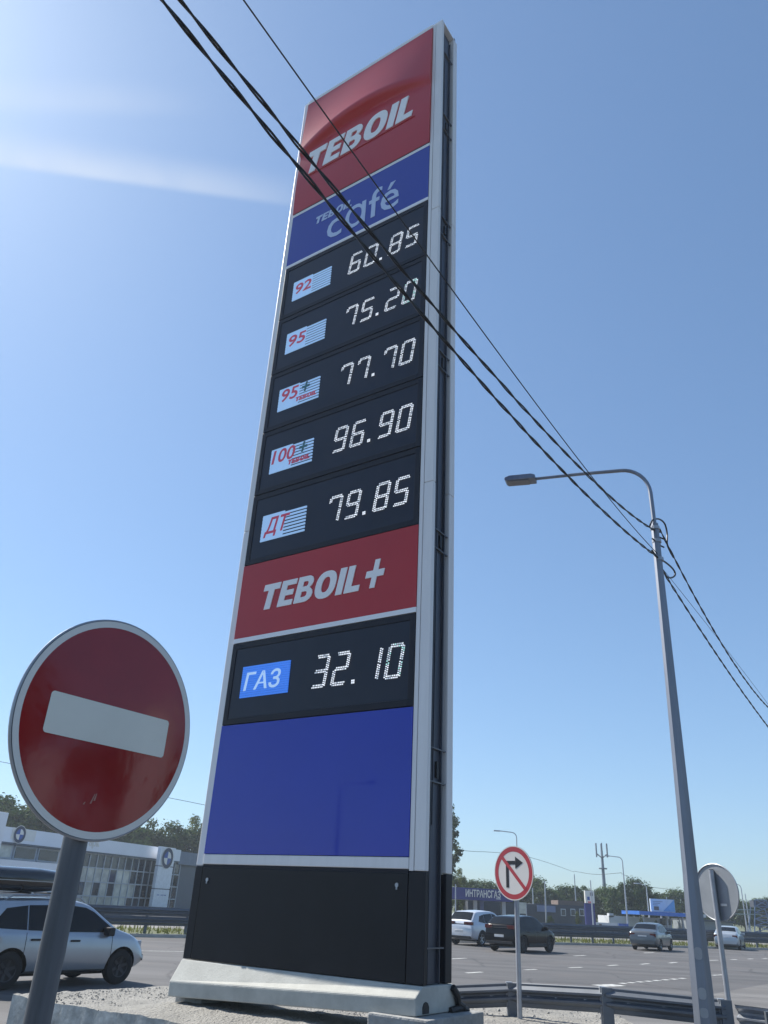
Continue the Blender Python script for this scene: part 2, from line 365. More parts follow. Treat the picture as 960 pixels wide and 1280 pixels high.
# grass of the verge
mb = MB()
Kr = resample(K[1:8], 1.0)
for i in range(len(Kr)-1):
    a = Vector(Kr[i]); b = Vector(Kr[i+1]); t = (b-a).normalized(); n = Vector((-t.y, t.x))
    if a.y < 20: continue
    for k in range(80):
        d = random.uniform(.22, 6.3); p = a.lerp(b, random.random())+n*d; h = random.uniform(.05, .22)*(1.3 if d > 1 else .8); an = random.random()*3.14; r_ = random.uniform(.015, .05)
        q = Vector((math.cos(an), math.sin(an)))*r_; le = Vector((random.uniform(-.08, .08), random.uniform(-.08, .08)))
        mb.add([(p.x-q.x, p.y-q.y, .10), (p.x+q.x, p.y+q.y, .10), (p.x+le.x, p.y+le.y, .10+h)], [(0, 1, 2)])
tag(mb.build('grass', M_GRASS, recalc=False), 'sunlit patchy grass on the verge under the far guardrail', 'grass', kind='stuff')
# lane markings, as dashes lying on the asphalt
def dash(name, p, q, wd=.14, z=.004, parent=None):
    a = gz(*p); b = gz(*q); t = (b-a).normalized(); n = Vector((-t.y, t.x, 0))*wd/2
    mb = MB(); mb.add([a-n, b-n, b+n, a+n], [(0, 1, 2, 3)])
    for v in mb.v: v.z = z
    return mb.build(name, M_MARK, parent)
def dashline(p0, p1, n, fill, wd=.14):
    # evenly spaced dashes between two pixels of the road surface, spaced on the ground
    a = gz(*p0); b = gz(*p1)
    for k in range(n):
        s = a.lerp(b, k/n); e = a.lerp(b, (k+fill)/n); t = (e-s).normalized(); nn = Vector((-t.y, t.x, 0))*wd/2
        mb = MB(); mb.add([s-nn, e-nn, e+nn, s+nn], [(0, 1, 2, 3)])
        for v in mb.v: v.z = .004
        o = mb.build('lane_dash', M_MARK, road)
c6 = lambda x, y: (550+x/4.571, 1030+y/4.571)
c7 = lambda x, y: (750+x/4.571, 1030+y/4.571)
for P, Q in [(c6(150,852),c6(240,846)),(c6(485,834),c6(550,831)),(c6(738,822),c6(812,819)),(c7(45,810),c7(100,806)),(c7(232,802),c7(280,798)),(c7(395,795),c7(438,791)),
             (c6(65,771),c6(150,767)),(c6(765,754),c6(830,751)),(c7(250,737),c7(310,735)),(c7(625,780),c7(672,778)),(c7(748,776),c7(782,774)),(c7(845,772),c7(872,770)),(c7(930,770),c7(955,768))]:
    dash('lane_dash', P, Q, parent=road, wd=.17)
for k in range(8):
    t0 = k/8; t1 = (k+.55)/8; P0 = Vector(c7(118, 912)); P1 = Vector(c7(505, 880))
    dash('edge_dash', P0.lerp(P1, t0), P0.lerp(P1, t1), parent=road, wd=.2)
dash('edge_line', c7(-10, 925), c7(112, 921), parent=road, wd=.5)
dash('edge_line', c7(640, 865), c7(705, 862), parent=road, wd=.15)
dash('edge_line', (165, 1188.5), (236, 1189.5), parent=road, wd=.12)
# pale exit apron at the right
sheet('pavement_apron', [gz(*q).xy for q in [(700, 1290), (700, 1262), (790, 1257), (850, 1253), (905, 1240), (965, 1229), (1100, 1225), (1100, 1330)]], .006, M_EXIT)
cv = [(838, 1262), (850, 1265.5), (862, 1270), (874, 1276.5), (884, 1285)]
for a, b in zip(cv, cv[1:]): dash('exit_line', a, b, .16, .010, parent=road)

# raised island of concrete and gravel that carries the totem
PZ = .52
P1 = gz(16, 1243.5, PZ); P2 = gz(206, 1279, PZ); P3 = gz(205, 1232.5, PZ)
pad = [P1.xy, P2.xy, gz(300, 1300, PZ).xy, gz(600, 1330, PZ).xy, gz(800, 1330, PZ).xy, gz(800, 1283, PZ).xy, gz(760, 1264, PZ).xy, gz(700, 1259, PZ).xy, gz(640, 1254, PZ).xy, gz(560, 1243, PZ).xy, P3.xy]
def inside(p, poly):
    c = False; n = len(poly)
    for i in range(n):
        a, b = poly[i], poly[i-1]
        if (a[1] > p[1]) != (b[1] > p[1]) and p[0] < (b[0]-a[0])*(p[1]-a[1])/(b[1]-a[1])+a[0]: c = not c
    return c
isl = empty('traffic_island', (P1.x, P1.y, 0)); tag(isl, 'raised gravel island with broken white concrete edge under the price totem', 'traffic island')
xs = [p[0] for p in pad]; ys = [p[1] for p in pad]
# top surface: fine uneven grid, clipped to outline
bm = bmesh.new(); vs = [bm.verts.new((p[0], p[1], PZ)) for p in pad]; fc = bm.faces.new(vs)
bmesh.ops.triangulate(bm, faces=bm.faces)
bmesh.ops.subdivide_edges(bm, edges=bm.edges, cuts=9, use_grid_fill=True)
for _ in range(2): bmesh.ops.subdivide_edges(bm, edges=[e for e in bm.edges if e.calc_length() > .12], cuts=1, use_grid_fill=True)
bmesh.ops.triangulate(bm, faces=bm.faces)
for v in bm.verts:
    v.co.z += .025*noise.noise(v.co*1.3)+.014*noise.noise(v.co*6)+.008*noise.noise(v.co*21)
    _q = Vector((v.co.x, v.co.y, 0))-Vector((.6406, 9.0, 0)); _s = _q.dot(Vector((.819, -.574, 0))); _t = _q.dot(Vector((.574, .819, 0)))
    _d = math.hypot(max(0, -3.3-_s, _s+.9), max(0, -.2-_t, _t-.7)); v.co.z += .12*math.exp(-(_d/.45)**2)
    if v.is_boundary: v.co.xy += Vector((noise.noise(v.co*5+Vector((3, 0, 0))), noise.noise(v.co*5)))*.004
bmesh.ops.recalc_face_normals(bm, faces=bm.faces)
if bm.faces[0].normal.z < 0: bmesh.ops.reverse_faces(bm, faces=bm.faces)
bd = [e for e in bm.edges if e.is_boundary]
me = bpy.data.meshes.new('gravel_top'); bm.to_mesh(me)
o = link('gravel_top', me, isl); me.materials.append(M_DUST); me.transform(Matrix.Translation((-P1.x, -P1.y, 0)))
for p in me.polygons: p.use_smooth = True
side = MB()
for e in bd:
    a, b = e.verts[0].co, e.verts[1].co
    side.add([a, b, (b.x, b.y, -.05), (a.x, a.y, -.05)], [(0, 1, 2, 3)])
side.build('concrete_edge', mat('whitewashed_edge', (.44, .44, .41), .85, 0, .42, 5, bump=.25, bs=20), isl, off=(P1.x, P1.y, 0)); bm.free()
# loose stones on it
mb = MB()
for k in range(6000):
    if k < 3500:
        p = gz(random.uniform(20, 560), random.uniform(1235, 1284), PZ).xy
    else: p = gz(random.uniform(20, 800), random.uniform(1233, 1284), PZ).xy
    if not inside(p, pad): continue
    r_ = random.choice([.006, .008, .011, .014, .02]) if random.random() < .985 else random.uniform(.025, .045)
    c = Vector((p[0], p[1], PZ+r_*.3)); vv = []
    for (x, y, z) in [(1,0,0),(-.5,.87,0),(-.5,-.87,0),(.2,.1,.9),(.1,0,-.8)]:
        j = random.uniform(.6, 1.3); vv.append(c+Vector((x*j, y*j, z*.5*j))*r_)
    mb.add(vv, [(0,1,3),(1,2,3),(2,0,3),(1,0,4),(2,1,4),(0,2,4)])
st = mb.build('loose_stones', M_PEBBLE, isl, off=(P1.x, P1.y, 0), recalc=False); st['kind'] = 'stuff'

# ================================================================== PRICE TOTEM
YAW = -rad(35.0)
TOX, TOY = .6406, 9.0
W, D, IL, IR = 3.454, .585, .1257, .205
ZP, ZF, ZT = 1.079, 2.122, 17.227
ROWS = [17.126, 13.753, 12.387, 11.11, 9.885, 8.693, 7.498, 6.284, 5.094, 3.886, 2.262]
EX = Vector((math.cos(YAW), math.sin(YAW), 0)); EY = Vector((-math.sin(YAW), math.cos(YAW), 0)); T0 = Vector((TOX, TOY, 0))
tot = empty('price_totem', (TOX, TOY, ZP), YAW, 'tall fuel price totem with red, blue and black LED panels on concrete base', 'totem sign')
OFF = (0, 0, ZP)
XL, XR = -W+IL, -IR
def tp(name, a, b, m, parent=tot, bevel=0., **k): return MB().box(a, b).build(name, m, parent, OFF, bevel=bevel, **k)
# frame: uprights front and back, with section joints
def upright(x0, x1, y0, y1, joints):
    zz = [ZF]+joints+[ZT]
    for a, b in zip(zz, zz[1:]):
        tp('upright', (x0, y0, a+.003), (x1, y1, b-.003), M_ALU, bevel=.012)
upright(-.145, 0, 0, .07, [6.9, 12.1]); tp('upright_lip', (XR, -.006, ZF+.003), (-.149, .06, ZT-.01), M_ALU, bevel=.004)
upright(-W, XL, 0, .07, [6.9, 12.1])
upright(-.12, -.0, D-.14, D, [6.9, 12.1]); upright(-W, -W+.12, D-.14, D, [6.9, 12.1])
tp('top_cap', (-W+.003, .004, ZT+.002), (-.003, D-.004, ZT+.03), M_ALU2)
tp('bottom_rail', (XL+.003, -.012, ZF+.02), (XR-.003, .05, ROWS[10]-.004), M_ALU, bevel=.01)
# core body, sides recessed between the uprights
tp('core', (-W+.10, .075, ZP+.005), (-.10, D-.145, ZT-.005), M_STEEL)
tp('back_panel', (-W+.125, D-.06, ZP+.01), (-.125, D-.02, ZT-.12), M_BLUE2)
# steel column seen in the side channel
for y0 in (.10, .335): tp('column_flange', (-.098, y0, ZP+.006), (-.012, y0+.014, ZT-.3), M_STEEL)
tp('column_web', (-.098, .115, ZP+.006), (-.045, .333, ZT-.3), M_STEEL)
tp('cable_pipe', (-.044, .18, 2.6), (-.034, .20, ZT-1), M_STEEL)
for z in (1.40, 3.05, 3.42, 5.95, 6.22, 8.9, 9.2, 11.6, 12.0, 14.2, 14.6, 16.4):
    tp('bracket', (-.044, .08, z), (-.010, .43, z+.014), M_POLE)
for z in (3.2, 6.1, 9.05, 11.8, 14.4):
    tp('junction_box', (-.044, .24, z-.09), (-.02, .29, z+.09), M_PLINTH2)
for x, y in ((-.08, .06), (-.02, .5), (-.07, .55)):
    tp('lifting_lug', (x-.012, y-.02, ZT+.03), (x+.012, y+.02, ZT+.10), M_STEEL)
# plinth cladding
tp('plinth_panel', (XL+.014, -.004, ZP+.004), (XR-.012, .06, ZF-.022), M_PLINTH, bevel=.006)
tp('plinth_trim', (-W, .0, ZP+.004), (XL+.004, .07, ZF-.004), M_PLINTH2, bevel=.008)
tp('plinth_trim', (XR-.004, .0, ZP+.004), (0, .07, ZF-.004), M_PLINTH2, bevel=.008)
tp('plinth_trim', (-.12, D-.14, ZP+.004), (0, D, ZF-.004), M_PLINTH2, bevel=.008)
tp('plinth_trim', (-W, D-.14, ZP+.004), (-W+.12, D, ZF-.004), M_PLINTH2, bevel=.008)
tp('plinth_seam', (XL+.01, -.002, ZF-.021), (XR-.01, .05, ZF+.018), M_BEZEL)
for x, z in ((-3.209, 1.963), (-.35, 1.983)):
    b = MB(); b.disc((x, -.004, z), (0, -1, 0), .022, .012, 14); bo = b.build('bolt', M_GALV, tot, OFF)
    b = MB(); b.box((x-.008, -.018, z-.045), (x+.008, -.005, z-.02)); b.build('clip', M_GALV, tot, OFF)
# strips
for z in (ROWS[1], ROWS[2]+.012, ROWS[8]):
    tp('divider_strip', (XL+.002, -.016, z-.033), (XR-.002, .05, z+.033), M_ALU2)
# header panel with its bulged upper half
zt, zb = ROWS[0], ROWS[1]+.036
NX, NZ = 40, 90
mb = MB(); vs = []
def arc(x):
    u = (x-(XL+XR)/2)/((XR-XL)/2); return 15.50+.33*(1-u*u)
def amp(x):
    u = (x-(XL+XR)/2)/((XR-XL)/2); return .17*(.35+.65*(1-u*u))
def hd(x, z):
    a = arc(x)
    if z >= a:
        t = (z-a)/(zt-a); return .03+amp(x)*(1-t)**1.3*min(1, .80+t*3)
    t = (a-z)/(a-zb)
    if t < .06: s = t/.06; s = s*s*(3-2*s); return .03+amp(x)*.80*(1-s)
    return .03+.022*math.sin(3.14*(t-.06)/.94)
zg = [zb+(zt-zb)*k/NZ for k in range(NZ+1)]
for k in range(NZ+1):
    for i in range(NX+1):
        x = XL+.004+(XR-XL-.008)*i/NX; vs.append((x, -hd(x, zg[k]), zg[k]))
fs = [(k*(NX+1)+i, k*(NX+1)+i+1, (k+1)*(NX+1)+i+1, (k+1)*(NX+1)+i) for k in range(NZ) for i in range(NX)]
mb.add(vs, fs)
# side flanges
for xx, i in ((XL+.004, 0), (XR-.004, NX)):
    for k in range(NZ): mb.add([vs[k*(NX+1)+i], vs[(k+1)*(NX+1)+i], (xx, .05, zg[k+1]), (xx, .05, zg[k])], [(0, 1, 2, 3)])
hp = mb.build('header_panel', M_RED, tot, OFF, smooth=True)
def word(geo, x, z, y, m, parent, name='lettering', bend=None):
    vs, fs = geo; mb = MB(); mb.add([(x+v.x, y-v.z-(bend(x+v.x, z+v.y) if bend else 0), z+v.y) for v in vs], fs); return mb.build(name, m, parent, OFF)
word(poly_geo(heavy_word('TEBOIL'), 2.70, .66, .015, .19), -3.17, 14.73, -.05, M_LETTER, hp)
b = MB(); b.box((-3.0, -.066, 14.68), (-.52, -.055, 14.70)); b.build('seam', M_RED, hp, OFF)
tp('header_edge', (XL+.002, -.03, zt+.002), (XR-.002, .06, ZT-.002), M_ALU, bevel=.006)
# cafe panel
cp = tp('cafe_panel', (XL+.004, -.012, ROWS[2]+.047), (XR-.004, .05, ROWS[1]-.035), M_BLUE2)
word(poly_geo(heavy_word('TEBOIL'), .90, .19, .004, .2), -2.73, 13.19, -.014, M_CAFE, cp, 'small_lettering')
word(text_geo('cɑfé', 1.58, .70, .004, 0, .004), -2.39, 12.60, -.014, M_CAFE, cp)
# LED displays
SEG = {'0': 'abcdef', '1': 'bc', '2': 'abged', '3': 'abgcd', '4': 'fgbc', '5': 'afgcd', '6': 'afgedc', '7': 'abcF', '8': 'abcdefg', '9': 'abcdfg'}
DW, DH, SH = .235, .445, .16
def digit(ch, x, z, parent, third=False):
    mb = MB(); g = .027; o = .02
    def dot(u, v):
        px_, pz_ = x+u+v*SH, z+v; r_ = .0108
        mi = 0
        q = random.random()
        if q < .22: mi = 1
        if third and q > .80: mi = 2
        y = -.022
        mb.add([(px_-r_, y, pz_-r_*.6), (px_-r_*.2, y, pz_-r_), (px_+r_, y, pz_-r_*.6), (px_+r_, y, pz_+r_*.6), (px_+r_*.2, y, pz_+r_), (px_-r_, y, pz_+r_*.6)], [(0, 1, 2, 3, 4, 5)], mi)
    H2 = DH/2
    for s in SEG[ch]:
        for lane in (0, 1):
            if s in 'adg':
                v = {'a': DH-.012-lane*g, 'd': .012+lane*g, 'g': H2-g/2+lane*g}[s]
                u = .034; 
                while u < DW-.03: dot(u+(lane*.5*g), v); u += g
            else:
                u = {'b': DW-.006-lane*g, 'c': DW-.006-lane*g, 'e': .006+lane*g, 'f': .006+lane*g, 'F': .006+lane*g}[s]
                v0, v1 = {'b': (H2+.01, DH-.03), 'c': (.03, H2-.01), 'e': (.03, H2-.01), 'f': (H2+.01, DH-.03), 'F': (DH-.10, DH-.03)}[s]
                v = v0+lane*.4*g
                while v < v1: dot(u, v); v += g
    return mb.build('digit', [M_LED, M_LED2, M_LED3], parent, OFF, recalc=False)
def display(z0, z1, zb_, price, badge, third=False):
    d = tp('price_display', (XL+.004, .012, z0+.006), (XR-.004, .06, z1-.006), M_SCREEN)
    # bezel
    e = .085
    b = MB()
    b.box((XL+.004, -.014, z0+.008), (XL+.004+e, .011, z1-.008)); b.box((XR-.004-e, -.014, z0+.008), (XR-.004, .011, z1-.008))
    b.box((XL+.004+e, -.014, z0+.008), (XR-.004-e, .011, z0+.008+e)); b.box((XL+.004+e, -.014, z1-.008-e), (XR-.004-e, .011, z1-.008))
    b.build('bezel', M_BEZEL, d, OFF, bevel=.006)
    s = MB(); s.box((XL+.004+e+.002, -.004, z0+.008+e+.002), (XR-.004-e-.002, .0115, z1-.008-e-.002)); s.build('screen', M_SCREEN, d, OFF)
    xs_ = [-1.80, -1.47, None, -.97, -.645]
    for ch, x in zip(price, xs_):
        if ch == '.':
            m_ = MB()
            for i in range(2):
                for j in range(2): m_.box((-1.135+i*.027, -.023, zb_+.004+j*.027), (-1.113+i*.027, -.02, zb_+.026+j*.027))
            m_.build('decimal_point', M_LED, d, OFF)
        else: digit(ch, x, zb_, d, third and x == -.645)
    # badge
    bx0, bx1, hh = -3.06, -2.19, .445
    m_ = MB(); n = 8
    blue = badge == 'ГАЗ'
    if blue:
        n = 14
    for k in range(n):
        za = zb_+hh*k/n; zc = zb_+hh*(k+(.82 if blue else .52))/n
        m_.box((bx0, -.018, za), (bx1, -.003, zc))
    m_.build('fuel_badge', M_BLUEPIX if blue else M_STRIP, d, OFF)
    if not blue:
        # solid lit field behind the lettering
        m_ = MB(); x1_ = {'92': -2.62, '95': -2.62, 'ДТ': -2.62}.get(badge, -2.62)
        m_.box((bx0+.002, -.0165, zb_+.002), (x1_, -.0035, zb_+hh-.003)); m_.build('badge_field', M_STRIP, d, OFF)
    tm = M_BLUEPIX2 if blue else M_REDPIX
    def lab(t, x, z, wd, h, m, bold=0, sh=.15): word(text_geo(t, wd, h, .002, sh, bold), x, z, -.0205, m, d, 'fuel_lettering')
    if badge == 'ГАЗ': lab('ГАЗ', -3.0, zb_+.09, .68, .26, tm, .012)
    elif badge == 'ДТ': lab('ДТ', -3.0, zb_+.05, .50, .33, tm, .016, .22)
    elif badge == '92' or badge == '95': lab(badge, -3.02, zb_+.12, .42, .24, tm, .014)
    elif badge == '95+':
        lab('95', -3.02, zb_+.16, .40, .25, tm, .014); lab('+', -2.57, zb_+.22, .19, .19, M_TEALPIX, .02)
        word(poly_geo(heavy_word('TEBOIL'), .46, .085, .002, .2), -2.68, zb_+.07, -.0205, tm, d, 'fuel_lettering')
    elif badge == '100+':
        lab('100', -3.03, zb_+.16, .50, .25, tm, .014); lab('+', -2.48, zb_+.22, .19, .19, M_TEALPIX, .02)
        word(poly_geo(heavy_word('TEBOIL'), .46, .085, .002, .2), -2.68, zb_+.06, -.0205, tm, d, 'fuel_lettering')
    return d
display(ROWS[3], ROWS[2]-.022, 11.455, '60.85', '92')
display(ROWS[4], ROWS[3], 10.245, '75.20', '95', True)
display(ROWS[5], ROWS[4], 9.035, '77.70', '95+')
display(ROWS[6], ROWS[5], 7.835, '96.90', '100+')
display(ROWS[7], ROWS[6], 6.635, '79.85', 'ДТ')
rp_ = tp('loyalty_panel', (XL+.004, -.014, ROWS[8]+.035), (XR-.004, .05, ROWS[7]-.004), M_RED)
word(poly_geo(heavy_word('TEBOIL'), 1.86, .40, .006, .2), -2.90, 5.49, -.02, M_LETTER, rp_)
word(poly_geo(heavy_word('+'), .37, .40, .006, .2), -1.045, 5.50, -.02, M_LETTER, rp_)
display(ROWS[9], ROWS[8]-.035, 4.245, '32.10', 'ГАЗ', True)
tp('blank_panel', (XL+.004, -.014, ROWS[10]+.002), (XR-.004, .05, ROWS[9]-.004), M_BLUE)

# concrete ballast block under it (local frame of the totem, bottom follows the uneven ground)
blk = empty('concrete_plinth', (TOX, TOY, .80), YAW, 'long pale concrete plinth block with sloped shoulder beneath the totem', 'concrete block')
mb = MB(); prof = [(-.30, 'b'), (-.30, .155), (-.02, 1.074), (D+.03, 1.074), (D+.25, .155), (D+.25, 'b')]
def blk_end(x, zbot, zm, dx):
    return [(x, -.16, zbot), (x, -.165, zm), (x-dx, -.012, 1.076), (x-dx, D+.02, 1.076), (x, D+.16, zm), (x, D+.16, zbot)]
a = blk_end(-W-.0, .69, .845, -.0); b = blk_end(.015, .832, .985, .012)
mb.add(a+b, [tuple(range(6)), tuple(range(6, 12))[::-1]]+[(i, (i+1) % 6, 6+(i+1) % 6, 6+i) for i in range(6)])
mb.build('block', M_CONC, blk, (0, 0, .80), bevel=.014)
mb = MB(); mb.prism([(-.03, .845), (.09, .845), (.09, .90), (.065, .935), (.03, .945), (-.005, .935), (-.03, .90)], -.06, .021, 'x')
for v in mb.v: v.x += 0; 
mb.build('lifting_slot', M_DARK, blk, (0, 0, .80))
mb = MB(); mb.tube([(.03, .55, 1.05), (.05, .62, .98), (.04, .66, .90), (.06, .74, .86)], .035, 8); mb.tube([(.03, .5, .84), (.05, .7, .86), (.04, .85, .83)], .035, 7)
mb.build('cable_sleeve', M_DARK, blk, (0, 0, .80), smooth=True)
def fblock(x0, x1, y0, y1, z0, z1, label):
    c = T0+EX*((x0+x1)/2)+EY*((y0+y1)/2)
    mb = MB(); hx = (x1-x0)/2; hy = (y1-y0)/2; mb.box((-hx, -hy, 0), (hx, hy, z1-z0))
    o = mb.build('foundation_block', M_CONC2, bevel=.02); o.location = (c.x, c.y, z0); o.rotation_euler = (0, 0, YAW)
    tag(o, label, 'concrete block', 'foundation blocks under the totem plinth')
fblock(-.50, .20, -.24, D+.35, PZ-.02, .826, 'rough grey foundation block under the right end of totem plinth')
fblock(-W-.10, -W+.35, .06, D+.2, PZ-.02, .70, 'small grey foundation block under the left end of totem plinth')

# ================================================================== ROAD SIGNS
def frame_axes(hdv):
    h = Vector((hdv[0], hdv[1], 0)).normalized(); n = Vector((h.y, -h.x, 0))   # n faces the reader when h points right
    return h, n
def annulus(mb, c, h, n, r0, r1, off, seg=72):
    vs = []
    for r_ in (r0, r1):
        for k in range(seg):
            t = 2*math.pi*k/seg; vs.append(c+h*math.cos(t)*r_+Vector((0, 0, 1))*math.sin(t)*r_+n*off)
    mb.add(vs, [(k, (k+1) % seg, seg+(k+1) % seg, seg+k) for k in range(seg)])
def rrect(x0, z0, x1, z1, r, n=5):
    P = []
    for cx, cz, a0 in ((x1-r, z1-r, 0), (x0+r, z1-r, 90), (x0+r, z0+r, 180), (x1-r, z0+r, 270)):
        for k in range(n+1):
            a = rad(a0+90*k/n); P.append((cx+r*math.cos(a), cz+r*math.sin(a)))
    return P
def flat(mb, poly, c, h, n, off): mb.add([c+h*x+Vector((0, 0, z))+n*off for x, z in poly], [tuple(range(len(poly)))])

# no entry
h, n = frame_axes((.572, .82)); c = at(137.5, 907.5, 2.62); R_ = .349
base = Vector((c.x, c.y, 0))-n*.055
s = empty('no_entry_sign', base, 0, 'round red no entry sign with white bar on a thick grey pole', 'road sign')
mb = MB(); mb.disc(c-n*.006, n, R_, .006, 96); mb.build('plate', M_GALV, s, base)
mb = MB(); mb.tube([c+h*math.cos(2*math.pi*k/96)*R_+Vector((0, 0, 1))*math.sin(2*math.pi*k/96)*R_-n*.004 for k in range(97)], .006, 6, False); mb.build('rolled_edge', M_GALV, s, base, smooth=True)
mb = MB(); annulus(mb, c, h, n, 0.001, R_*.935, .003, 96); mb.build('red_face', M_SIGNRED, s, base, smooth='all')
mb = MB(); annulus(mb, c, h, n, R_*.935, R_*.995, .0035, 96); mb.build('white_border', M_SIGNWHITE, s, base)
mb = MB(); flat(mb, rrect(-.242, -.064, .242, .064, .012), c, h, n, .0045); mb.build('white_bar', mat('cream_sheeting', (.72, .71, .63), .3, 0, .06, 3, coat=.15), s, base)
mb = MB(); mb.tube([base+Vector((0, 0, z)) for z in (-.05, .6, 1.2, 1.8, c.z+.22)], .038, 24); mb.build('pole', M_POLE, s, base, smooth=True)
for z in (-.17, .17):
    mb = MB(); mb.box((-.06, -.045, -.012), (.06, .045, .012)); o = mb.build('bracket', M_GALV, s); o.location = (0, 0, c.z+z); o.rotation_euler = (0, 0, math.atan2(h.y, h.x))
# a few scratches
mb = MB()
for (x, z, dx, dz) in ((-.02, -.245, .012, .03), (-.008, -.235, .006, .022), (-.045, -.25, .006, .008)): flat(mb, [(x, z), (x+.006, z), (x+dx+.003, z+dz), (x+dx, z+dz)], c, h, n, .0042)
mb.build('scratches', mat('scratch', (.42, .22, .18), .6), s, base)

# no right turn
h, n = frame_axes((.65, -.76)); c = at(642, 1091, 12.0); R_ = .352
if n.y > 0: n = -n
base = Vector((c.x, c.y, PZ-.03))-n*.05
s = empty('no_right_turn_sign', base, 0, 'round no right turn sign with red ring and slash on slim post', 'road sign')
mb = MB(); mb.disc(c-n*.008, n, R_, .008, 64); mb.build('plate', M_GALV, s, base)
mb = MB(); annulus(mb, c, h, n, .001, R_*.785, .003, 64); mb.build('white_face', M_SIGNWHITE, s, base)
mb = MB(); annulus(mb, c, h, n, R_*.785, R_*.965, .004, 64); mb.build('red_ring', M_SIGNRED2 if False else mat('ring_red', (.42, .03, .045), .35, coat=.3), s, base)
mb = MB(); annulus(mb, c, h, n, R_*.965, R_, .0045, 64); mb.build('white_border', M_SIGNWHITE, s, base)
mb = MB(); flat(mb, [(-.135, -.19), (-.085, -.19), (-.085, .105), (-.135, .105)], c, h, n, .0055)
flat(mb, [(-.135, .107), (-.135, .155), (.035, .155), (.035, .107)], c, h, n, .0055)
flat(mb, [(.037, .21), (.175, .131), (.037, .05)], c, h, n, .0055); mb.build('arrow', M_SIGNBLACK, s, base)
mb = MB(); k_ = .0245; dd = math.sqrt(.5); L_ = R_*.83
flat(mb, [(-L_*dd-k_*dd, L_*dd-k_*dd), (L_*dd-k_*dd, -L_*dd-k_*dd), (L_*dd+k_*dd, -L_*dd+k_*dd), (-L_*dd+k_*dd, L_*dd+k_*dd)], c, h, n, .0065); mb.build('red_slash', MATS['ring_red'], s, base)
mb = MB(); mb.tube([base, base+Vector((0, 0, 1)), Vector((base.x, base.y, c.z+.25))], .034, 16); mb.build('post', M_GALV, s, base, smooth=True)

# sign seen from behind
h, n = frame_axes((.5, -.87)); c = at(895.5, 1115, 11.6)
if n.y > 0: n = -n
bs_ = Vector((c.x, c.y, 0))+n*.05
s = empty('round_sign_back', bs_, 0, 'grey back of a round road sign behind the street lamp post', 'road sign')
mb = MB(); mb.disc(c-n*.006, n, .35, .006, 64); mb.build('plate', M_SIGNBACK, s, bs_)
mb = MB(); mb.tube([c+h*math.cos(2*math.pi*k/64)*.35+Vector((0, 0, 1))*math.sin(2*math.pi*k/64)*.35+n*.006 for k in range(65)], .008, 6, False); mb.build('rolled_edge', M_GALV, s, bs_, smooth=True)
mb = MB(); mb.tube([bs_+Vector((0, 0, z)) for z in (-.05, 1, 2, c.z+.27)], .034, 16); mb.build('post', M_GALV, s, bs_, smooth=True)
mb = MB(); mb.box((-.045, -.02, -.30), (-.0, .03, .28)); o = mb.build('channel', M_DARK, s); o.location = c-bs_+n*.02; o.rotation_euler = (0, 0, math.atan2(h.y, h.x))
mb = MB(); mb.box((.05, -.002, -.17), (.15, .0, -.14)); o = mb.build('sticker', M_SIGNWHITE, s); o.location = c-bs_+n*.009; o.rotation_euler = (0, 0, math.atan2(h.y, h.x))

